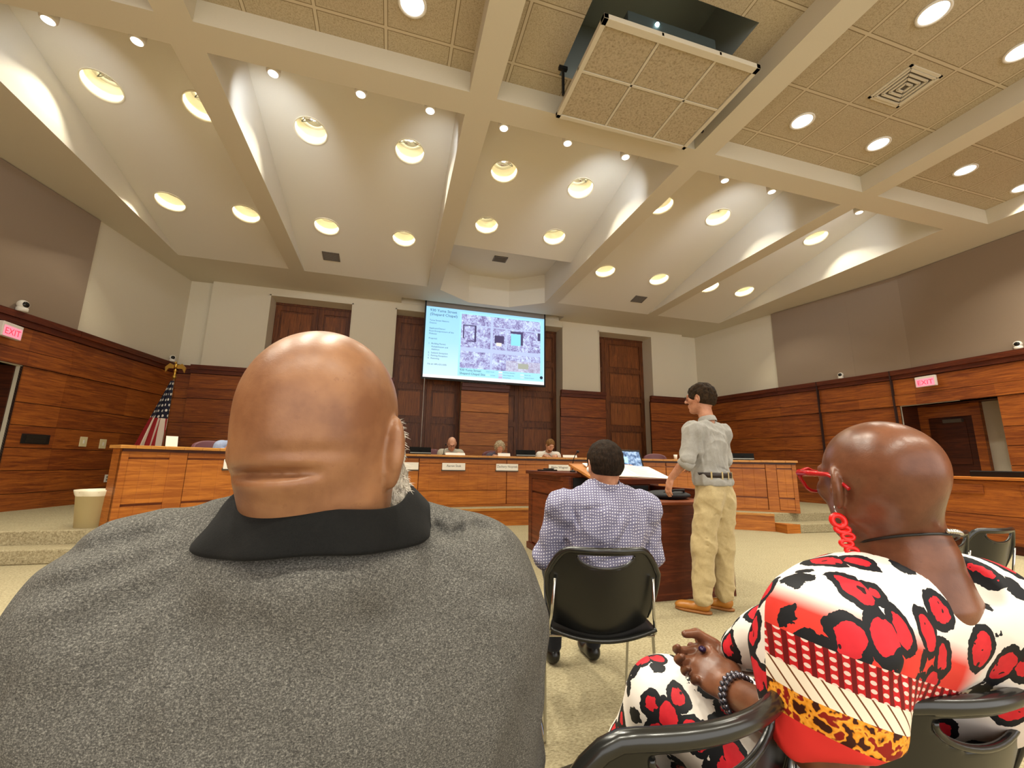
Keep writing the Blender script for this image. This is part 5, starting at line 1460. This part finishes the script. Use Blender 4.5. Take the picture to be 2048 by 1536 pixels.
# ---------------------------------------------------- generic clothed figure used for the others
def figure(loc, az, lab, sc=1.0, head=(0, .02, 0), headrot=(0, 0, 0), skinm=None, shirt=None, pants=None, pose='sit', hair=None, hairc=None, arms=None, shz=.47, sleeve=1.0, h=.009, wrinkle=.004, collar=None, seed=1, belly=.0, shoem=None, feet=None, broad=1.0, lean=0, hh=.0045, cr=(), hsc=1.0, name='person'):
    t = empty(name, loc, -R_(az), lab, 'person'); S_ = sc
    def q(*p): return tuple(x * S_ for x in p)
    hipz = .48 if pose == 'sit' else .93
    zs = hipz - .0                       # hip height
    sw = .175 * broad
    ly = math.tan(R_(lean))
    def tp(x, y, dz): return q(x, y + ly * dz, zs + dz)    # torso point, dz above hips
    neck0 = tp(0, -.01, .52); hc = np.array(tp(0, .015, .68)) + np.array([v * S_ for v in head])
    Rh = rot(*headrot)
    arms = arms or {}
    Ls = tp(-sw, 0, shz - .02); Rs = tp(sw, 0, shz - .02)
    Le = arms.get('Le', tp(-sw - .05, .03, .20)); Re = arms.get('Re', tp(sw + .05, .03, .20))
    Lw = arms.get('Lw', tp(-sw + .02, .25, .12)); Rw = arms.get('Rw', tp(sw - .02, .25, .12))
    if 'Le' in arms: Le = q(*arms['Le']); Lw = q(*arms['Lw'])
    if 'Re' in arms: Re = q(*arms['Re']); Rw = q(*arms['Rw'])
    fl_ = arms.get('Lf', (.2, 1, -.2)); fr_ = arms.get('Rf', (-.2, 1, -.2)); tl = arms.get('Lt', (1, 0, .3)); tr_ = arms.get('Rt', (-1, 0, .3))
    hd = placed(head_fn(), hc, Rh, S_ * hsc); ears = placed(U_(.004, ear_fn(1), ear_fn(-1)), hc, Rh, S_ * hsc)
    hb = np.array(hc) + (Rh @ np.array([0, -.02, -.07], f32)) * S_
    body = U_(.025, hd, cone(tuple(hb), neck0, .054 * S_, .060 * S_), ell(tp(0, 0, .30), q(.15, .09, .2)))
    body = U_(.02, body, cone(Ls, Le, .044 * S_, .040 * S_), cone(Le, Lw, .039 * S_, .026 * S_), cone(Rs, Re, .044 * S_, .040 * S_), cone(Re, Rw, .039 * S_, .026 * S_))
    body = U_(.008, body, hand_at(-1, Lw, fl_, tl, curl=arms.get('curl', .45), sc=S_), hand_at(1, Rw, fr_, tr_, curl=arms.get('curl', .45), sc=S_))
    body = U_(.004, body, ears)
    allp = [Ls, Rs, Le, Re, Lw, Rw, tuple(hc)]
    lo = np.min(allp, 0) - .24; hi = np.max(allp, 0) + .24; 
    sdf_obj('body', body, lo, hi, hh, skinm, t)
    # shirt
    tw = broad
    sh = U_(.05 * S_, cone(tp(-sw + .04, -.0, shz - .012), tp(sw - .04, -.0, shz - .012), .060 * S_, .060 * S_), cone(tp(-.03, -.01, .50), tp(-sw + .02, -.0, shz - .02), .052 * S_, .058 * S_), cone(tp(.03, -.01, .50), tp(sw - .02, -.0, shz - .02), .052 * S_, .058 * S_), ell(tp(0, .0, .33), q(.178 * tw, .118 + belly, .20)), ell(tp(0, .01, .12), q(.160 * tw + belly, .120 + belly, .20)), ell(tp(0, -.01, .05), q(.162 * tw + belly, .130 + belly, .08)), ell(Ls, q(.066, .068, .07)), ell(Rs, q(.066, .068, .07)))
    def part(a, b, f): a = np.array(a); b = np.array(b); return tuple(a + (b - a) * f)
    if sleeve <= 1.0:
        e1 = part(Ls, Le, sleeve); e2 = part(Rs, Re, sleeve)
        sv = U_(.03, cone(Ls, e1, .064 * S_, .060 * S_), cone(Rs, e2, .064 * S_, .060 * S_)); cL, cR = [(e1, np.array(e1) - np.array(Ls))], [(e2, np.array(e2) - np.array(Rs))]
    else:
        e1 = part(Le, Lw, sleeve - 1); e2 = part(Re, Rw, sleeve - 1)
        sv = U_(.03, cone(Ls, Le, .064 * S_, .058 * S_), cone(Le, e1, .057 * S_, .048 * S_), cone(Rs, Re, .064 * S_, .058 * S_), cone(Re, e2, .057 * S_, .048 * S_))
        cL, cR = [(e1, np.array(e1) - np.array(Le))], [(e2, np.array(e2) - np.array(Re))]
    sh = U_(.045 * S_, sh, sv)
    if wrinkle: sh = disp(sh, folds(wrinkle, seed, 11, 12, 48, (1, 1, .8)))
    for a_, b_, r_, d_ in cr: sh = disp(sh, creaseXZ(a_, b_, r_, d_, .05))
    zn = neck0[2] - .005 * S_
    nk = And(.004, cone(tuple(hb), tuple(np.array(neck0) + np.array([0, .0, -.03])), .060 * S_, .066 * S_), lambda P: zn - P[:, 2])
    sh = Sub(.008, sh, nk, cone(tp(0, .03, .62), tp(0, .10, .50), .05 * S_, .05 * S_))
    for e_, d_ in cL + cR:
        d_ = d_ / np.linalg.norm(d_)
        sh = Sub(.006, sh, And(.004, ell(tuple(np.array(e_) + d_ * .05 * S_), (.085 * S_,) * 3), half(tuple(e_), tuple(-d_))))
    hem = zs * S_ + (.0 if pose == 'sit' else .02)
    sh = And(.01, sh, lambda P: hem - P[:, 2])
    sdf_obj('shirt', sh, lo - .03, hi + .03, h, shirt, t)
    if collar is not None:
        m = MB(); n = 40; rings = []; c0 = np.array(part(hb, neck0, .80)); dirn = Vector(np.array(hb) - np.array(neck0)).normalized()
        X = Vector((1, 0, 0)); Y = dirn.cross(X).normalized() * 1.0; X = Y.cross(dirn)
        prof = [(.061, -.03), (.060, .022), (.064, .030), (.069, .022), (.077, -.018), (.071, -.026), (.066, .008)]
        for i in range(n + 1):
            a = -PI / 2 + PI * .90 * (-1 + 2 * i / n); fr = abs(-1 + 2 * i / n); ring = []
            for r, z in prof: ring.append(m.bm.verts.new(Vector(c0) + (X * math.cos(a) * r + Y * math.sin(a) * r * (-1 if Y.y < 0 else 1)) * S_ + dirn * (z - .03 * max(0, fr - .6)) * S_))
            rings.append(ring)
        for a, b in zip(rings, rings[1:]):
            for k in range(len(prof)): m._f([a[k], a[(k + 1) % len(prof)], b[(k + 1) % len(prof)], b[k]], 0, True)
        m._f(rings[0]); m._f(rings[-1][::-1]); o = m.build('collar', collar, t); ss = o.modifiers.new('s', 'SUBSURF'); ss.levels = 1; ss.render_levels = 1
    if hair:
        hf = hair(); hf = placed(hf, hc, Rh, S_ * hsc)
        sdf_obj('hair', hf, hc - .16 * S_, hc + .17 * S_, max(.0035, hh * .8), hairc, t)
    return t, tp, q, hc, Rh
def hair_short(thick=.010, seed=3, front=.055, low=-.045, amp=.004):
    def mk():
        base = off(U_(.03, ell((0, -.018, .028), (.077, .096, .087)), ell((0, -.033, -.01), (.066, .074, .075))), thick)
        base = disp(base, folds(amp, seed, 12, 40, 130))
        face = U_(.02, ell((0, .115, -.035), (.072, .070, .105)), ell((0, .085, .0), (.056, .05, .062)), ell((-.075, .035, -.075), (.05, .045, .062)), ell((.075, .035, -.075), (.05, .045, .062)))
        earz = U_(.01, ell((-.085, .004, -.008), (.026, .022, .034)), ell((.085, .004, -.008), (.026, .022, .034)))
        return Sub(.008, base, face, earz, half((0, 0, low), (0, -.25, 1)))
    return mk
# ---------------------------------------------------- 3. seated man in the dotted shirt
SKL = skin('skin_pink', 'c58f72', 'a66f54', .5)
SKP = skin('skin_pale', 'd9ab90', 'bd8a70', .5)
def dots():
    t = NT('shirt_dotted'); v = t.obj(); x, y, z = t.sep(v)[:3]; w = t.noise(v, 9, 2, .5)
    u = t.math('ADD', t.math('SUBTRACT', x, t.math('MULTIPLY', y, .35)), t.math('MULTIPLY', w, .02)); s = t.math('ADD', t.math('ADD', z, t.math('MULTIPLY', y, .25)), t.math('MULTIPLY', w, .04))
    N = 1 / .0138
    a = t.math('SUBTRACT', t.math('FRACT', t.math('MULTIPLY', u, N)), .5); b = t.math('SUBTRACT', t.math('FRACT', t.math('MULTIPLY', s, N)), .5)
    d = t.math('ADD', t.math('MULTIPLY', a, a), t.math('MULTIPLY', t.math('MULTIPLY', b, b), 1.5))
    g = t.noise(v, 300, 2); c = t.mix(g, '6c6a84', '83819a')
    c = t.mix(t.math('LESS_THAN', d, .055), c, 'e4e1ea')
    t.set(Base_Color=c, Roughness=.85); t.b.inputs['Specular IOR Level'].default_value = .15; return t.m
DOT = dots()
t3, tp, q, hc, Rh = figure((1.065, 2.03, 0), 4, 'seated man with short brown hair in a blue and white dotted shirt, seen from behind', 1.02, skinm=SKL, shirt=DOT, hair=hair_short(.009, 5, amp=.003), hairc=hairmat('hair_brown', '120c07', '33251a', 70),
    head=(-.0, .0, -.06), headrot=(-4, 8, 0), arms={'Le': (-.285, .03, .66), 'Lw': (-.17, .26, .60), 'Re': (.285, .04, .64), 'Rw': (.15, .25, .58)}, sleeve=1.08, belly=.03, broad=1.30, shz=.435, lean=-4, wrinkle=.013, cr=(((.08, .98), (-.05, .78), .012, .009), ((.13, .93), (.0, .74), .012, .008), ((-.20, .93), (-.16, .80), .01, .012), ((.22, .93), (.18, .80), .01, .010), ((-.19, .90), (-.02, .93), .012, .006), ((-.12, .66), (.16, .72), .012, .010), ((-.02, .64), (.2, .66), .010, .008), ((-.02, 1.005), (.02, .985), .004, .006)), collar=DOT, seed=8, h=.005)
for s in (-1, 1):       # rolled cuffs
    m = MB(); e = Vector(q(s * .285, .035, .655)); w = Vector(q(s * .16, .255, .59)); d = (w - e).normalized(); c0 = e + d * .035; u = d.orthogonal().normalized(); v_ = d.cross(u)
    m.tube([c0 - d * .03, c0 - d * .028, c0 + d * .03, c0 + d * .032], [.058, .066, .067, .055], 20); m.build('rolled_cuff', DOT, t3)
m = MB(); m.ball(tuple(np.array(hc) + (Rh @ np.array([-.088, .004, -.025], f32))), (.008, .010, .012), n=6); m.build('earbud', M_WHITEP, t3)
DK = cloth('trousers_black', '15161a', '23242a', 300)
def seated_legs(t, q, mat, kn=.50, x=.12, hipz=.49, shoem=M_BLACK, kneey=.42):
    tr = U_(.05, ell(q(0, .03, hipz + .02), q(.17, .15, .10)), *[f for s in (-1, 1) for f in (cone(q(s * .09, .06, hipz + .03), q(s * x, kneey, kn + .02), .080, .062), cone(q(s * x, kneey, kn + .01), q(s * x, kneey + .02, .10), .062, .048))])
    sdf_obj('trousers', disp(tr, folds(.003, 4)), (-.36, -.22, .05), (.36, .62, .70), .010, mat, t)
    for s in (-1, 1):
        cx, cy, cz = q(s * x, kneey + .03, 0)
        sdf_obj('shoe', And(.006, U_(.03, ell((cx, cy, .05), (.042, .06, .05)), ell((cx, cy + .10, .035), (.046, .09, .035))), lambda P: .004 - P[:, 2]), (cx - .08, cy - .1, -.01), (cx + .08, cy + .24, .14), .008, shoem, t)
seated_legs(t3, q, DK)

# ---------------------------------------------------- 4. standing man in shirt and khakis
def standing():
    SHM = cloth('shirt_grey', '8f8c86', 'aaa7a0', 420, .85)
    KH = cloth('khaki', 'a8956c', 'c6b286', 380, .85)
    t, tp, q, hc, Rh = figure((2.58, 2.98, 0), -14, 'standing man in a grey shirt, khaki trousers and tan shoes beside the podium', 1.02, skinm=SKL, shirt=SHM, pose='stand', hair=hair_short(.015, 11, amp=.006), hairc=hairmat('hair_brown_dark', '140d07', '3f2e1c', 60, (1, 1, .5)),
        head=(-.01, .025, .058), headrot=(-22, 4, 0), arms={'Le': (-.27, .02, 1.16), 'Lw': (-.285, .17, 1.00), 'Re': (.27, .06, 1.17), 'Rw': (.22, .25, 1.06), 'Lf': (-.15, .3, -1), 'Lt': (.3, 1, .3), 'Rf': (-.3, 1, .2), 'curl': .4}, sleeve=1.10, broad=1.08, lean=1.5, wrinkle=.014, hsc=1.06, cr=(((-.155, 1.38), (-.15, 1.12), .007, .012), ((-.09, 1.40), (-.13, 1.30), .007, .010), ((-.08, 1.41), (-.05, 1.36), .006, .006), ((-.12, 1.30), (-.06, 1.34), .006, -.006), ((.03, 1.40), (.10, 1.26), .009, .009), ((.16, 1.36), (.15, 1.14), .008, .010), ((.07, 1.27), (.10, 1.22), .008, .008), ((-.05, 1.12), (.12, 1.08), .008, .010), ((.02, 1.25), (.05, 1.10), .010, .007), ((-.10, 1.20), (-.04, 1.08), .010, .007)), collar=SHM, seed=14, h=.005)
    for s, e, w in ((-1, (-.27, .02, 1.16), (-.285, .17, 1.00)), (1, (.27, .06, 1.17), (.22, .25, 1.06))):
        m = MB(); e = Vector(e); w = Vector(w); d = (w - e).normalized(); c0 = e + d * .02
        m.tube([c0 - d * .035, c0 - d * .032, c0 + d * .025, c0 + d * .028], [.050, .063, .064, .05], 20); m.build('rolled_cuff', SHM, t)
    # trousers
    hipc = ell((0, -.005, .96), (.166, .126, .12)); seat = U_(.03, ell((-.072, -.048, .88), (.088, .075, .11)), ell((.072, -.048, .88), (.088, .075, .11)))
    La, Ra = (-.145, .055, .12), (.085, .02, .12)
    Lk, Rk = (-.125, .03, .50), (.095, .02, .50)
    tr = U_(.04, hipc, seat, cone((-.085, -.01, .86), Lk, .106, .090), cone(Lk, La, .088, .074), cone((.085, -.01, .86), Rk, .106, .090), cone(Rk, Ra, .088, .072))
    tr = disp(tr, folds(.013, 31, 12, 12, 44, (1, 1, 1.0)))
    for a, b, r, d in (((0, -.13, .95), (0, -.12, .80), .006, .008), ((-.02, -.10, .80), (-.13, -.09, .74), .008, .006), ((.02, -.10, .80), (.15, -.08, .76), .008, .006)): tr = disp(tr, crease(a, b, r, d))
    for (x, y, z), sd in ((Lk, 1), (Rk, 2), (La, 3), (Ra, 4)):
        for k in range(3):
            zz = z + (.05 * (k - 1)) + (.03 if z < .2 else 0); tr = disp(tr, crease((x - .07, y - .07, zz + .02), (x + .07, y - .07, zz - .015), .008, .006))
    tr = And(.006, tr, lambda P: .055 - P[:, 2]); tr = And(.006, tr, lambda P: P[:, 2] - 1.045)
    sdf_obj('trousers', tr, (-.30, -.24, .04), (.30, .26, 1.08), .0055, KH, t)
    m = MB()
    def ov(r, z, n=40): return [(.164 * r * math.cos(2 * PI * k / n), -.005 + .130 * r * math.sin(2 * PI * k / n), z) for k in range(n)]
    rings = [[m.bm.verts.new(p) for p in ov(r, z)] for r, z in ((.98, 1.035), (1.045, 1.035), (1.045, 1.075), (.98, 1.075))]
    for i in range(4):
        a, b = rings[i], rings[(i + 1) % 4]
        for k in range(40): m._f([a[k], a[(k + 1) % 40], b[(k + 1) % 40], b[k]], 0, True)
    bl = m.build('belt', plain('belt_brown', '241610', .5), t)
    m = MB()
    for k in (-.9, -.35, 0.05, .5, .9, 2.2, 4.0):
        a = -PI / 2 + k; x, y = .168 * math.cos(a), -.005 + .135 * math.sin(a)
        M = Matrix.Translation((x, y, 1.052)) @ Matrix.Rotation(a, 4, 'Z'); m.box(-.003, .003, -.006, .006, -.03, .03, M)
    lo_ = m.build('belt_loops', KH, bl); lo_['kind'] = 'stuff'
    TAN = plain('shoe_tan', 'a86c26', .4); SOLE = plain('shoe_sole', '8a5520', .6)
    for (x, y), a in (((-.145, .055), -28), ((.085, .02), -22)):
        Rm = rot(a)
        up = placed(U_(.03, ell((0, 0, .06), (.040, .058, .052)), ell((0, .10, .042), (.043, .085, .034)), ell((0, .165, .034), (.038, .045, .026))), (x, y, 0), Rm)
        up = And(.004, up, lambda P: .018 - P[:, 2])
        so = sdf_obj('shoe', up, (x - .2, y - .2, 0), (x + .2, y + .26, .14), .005, TAN, t)
        s2 = placed(And(.003, U_(.03, ell((0, -.0, .01), (.043, .065, .05)), ell((0, .10, .01), (.048, .11, .05))), lambda P: np.abs(P[:, 2] - .011) - .009), (x, y, 0), Rm)
        sdf_obj('sole', s2, (x - .22, y - .2, -.02), (x + .22, y + .28, .05), .005, SOLE, so)
    Rm = Matrix([list(map(float, r)) for r in Rh]).to_4x4(); Th = Matrix.Translation(Vector([float(a) for a in hc])) @ Rm
    g = MB()
    for s_ in (-1, 1):
        g.tube([Th @ Vector((s_ * .034 + .021 * math.cos(2 * PI * k / 20), .110, .008 + .018 * math.sin(2 * PI * k / 20))) for k in range(20)], .0016, 6, closed=True)
        g.tube([Th @ Vector((s_ * .056, .108, .014)), Th @ Vector((s_ * .078, .08, .014)), Th @ Vector((s_ * .083, .0, .012))], .0016, 6)
    g.tube([Th @ Vector((-.013, .112, .012)), Th @ Vector((.013, .112, .012))], .0016, 6)
    g.build('glasses', plain('wire_dark', '3a3028', .3, .6), t)
standing()

# ---------------------------------------------------- 5. council members at the dais
def member(a, lab, shirt, hair=None, hairc=None, beard=None, glasses=False, headrot=(0, 30, 0), bald=False, head=(0, .09, -.04), skinm=SKP, dr=.80, broad=1.05, lean=14, dz=0, inner=None, sc=1.08):
    p = cylpt(RD + dr, a, .30)
    t, tp, q, hc, Rh = figure((p.x, p.y, .30 + dz), 180 + a, lab, sc, skinm=skinm, shirt=shirt, hair=hair, hairc=hairc, head=head, headrot=headrot, sleeve=1.8, broad=broad, lean=lean, wrinkle=.004, seed=int(abs(a) * 7) + 2, h=.012, hh=.007,
        arms={'Le': (-.26, .12, .70), 'Lw': (-.12, .30, .93 - dz), 'Re': (.26, .12, .70), 'Rw': (.12, .30, .93 - dz), 'Lf': (.5, .8, -.1), 'Rf': (-.5, .8, -.1)})
    Rm = Matrix([list(map(float, r)) for r in Rh]).to_4x4(); Th = Matrix.Translation(Vector([float(x) for x in hc])) @ Rm
    for s_ in (-1, 1):
        m = MB(); m.ball(Th @ Vector((s_ * .031, .086, .012)), (.007, .005, .004), n=6); m.build('eye', plain('eye_dark', '2a2018', .3), t)
        m = MB(); m.tube([Th @ Vector((s_ * .018, .099, .034)), Th @ Vector((s_ * .034, .096, .038)), Th @ Vector((s_ * .046, .086, .033))], .0032, 6); m.build('eyebrow', hairc or plain('brow_grey', '6b4a34', .8), t)
    m = MB(); m.tube([Th @ Vector((-.018, .093, -.056)), Th @ Vector((0, .099, -.056)), Th @ Vector((.018, .093, -.056))], .003, 6); m.build('mouth', plain('mouth_pink', '8f4a40', .6), t)
    if glasses:
        g = MB()
        for s_ in (-1, 1):
            g.tube([Th @ Vector((s_ * .034 + .024 * math.cos(2 * PI * k / 20), .112, .006 + .017 * math.sin(2 * PI * k / 20))) for k in range(20)], .0028, 6, closed=True)
            g.tube([Th @ Vector((s_ * .058, .108, .012)), Th @ Vector((s_ * .082, .0, .010))], .0024, 6)
        g.tube([Th @ Vector((-.011, .114, .010)), Th @ Vector((.011, .114, .010))], .0026, 6); g.build('glasses', plain('frames_dark', '1c1a1a', .3), t)
    if beard:
        bf = placed(Sub(.006, off(U_(.02, cone((-.05, .02, -.045), (-.02, .068, -.092), .018, .018), cone((.05, .02, -.045), (.02, .068, -.092), .018, .018), ell((0, .075, -.085), (.03, .02, .022))), .004), ell((0, .10, -.056), (.022, .02, .010))), hc, Rh, 1.02)
        sdf_obj('beard', disp(bf, folds(.003, 3, 8, 60, 160)), hc - .15, hc + .15, .006, beard, t)
    if inner is not None:
        m = MB(); m.ball(tp(0, .085, .40), (.05, .035, .08), n=8); m.build('undershirt', inner, t)
    if a > -30 or True:
        sl = U_(.05, ell((0, .0, .50), (.18, .16, .11)), cone((-.09, .05, .52), (-.11, .42, .50), .08, .06), cone((.09, .05, .52), (.11, .42, .50), .08, .06), cone((-.11, .42, .50), (-.11, .44, .06), .06, .05), cone((.11, .42, .50), (.11, .44, .06), .06, .05))
        sdf_obj('trousers', sl, (-.34, -.24, .0), (.34, .60, .70), .016, DK, t)
    return t
GS = cloth('sweater_pale', 'a8a594', 'c8c5b4', 200); WS = cloth('jacket_white', 'e4dfd2', 'f6f2e8', 300); BS = cloth('blouse_slate', '4f4a58', '6a6474', 300); LB = cloth('shirt_light_blue', '8ea0c4', 'b4c2de', 300)
def hair_curly():
    b = off(U_(.03, ell((0, -.018, .035), (.084, .098, .088)), ell((-.07, .0, .0), (.03, .05, .06)), ell((.07, .0, .0), (.03, .05, .06))), .014)
    b = disp(b, folds(.012, 17, 14, 50, 110))
    return Sub(.008, b, ell((0, .115, -.03), (.052, .075, .085)))
member(-7.4, 'bald council member with dark glasses and pale grey top, looking down', GS, glasses=True, headrot=(8, 38, 4), head=(.03, .10, -.05), lean=14)
member(-.35, 'council member with curly grey-blond hair and slate top between two colleagues', BS, hair=hair_curly, hairc=hairmat('hair_blond_grey', '7a6a50', 'cfc2a4', 50, (1, 1, 1)), headrot=(4, 18, -3), broad=.95, dr=.86, dz=-.02, sc=1.05)
member(7.3, 'bearded council member in an open white jacket over a dark shirt, reading', WS, hair=hair_short(.012, 23), hairc=hairmat('hair_auburn', '5a3a20', 'a07848', 60), beard=hairmat('beard_auburn', '5c3c24', '8a6040', 90), headrot=(-6, 30, -4), inner=cloth('shirt_black', '1c2220', '2c3230', 300), head=(.0, .10, -.03))
member(-33.2, 'person in a light blue shirt at the left wing, mostly hidden by the bald man', LB, hair=hair_short(.012, 29), hairc=hairmat('hair_dark2', '2a1e14', '4a3828', 60), dr=.84)
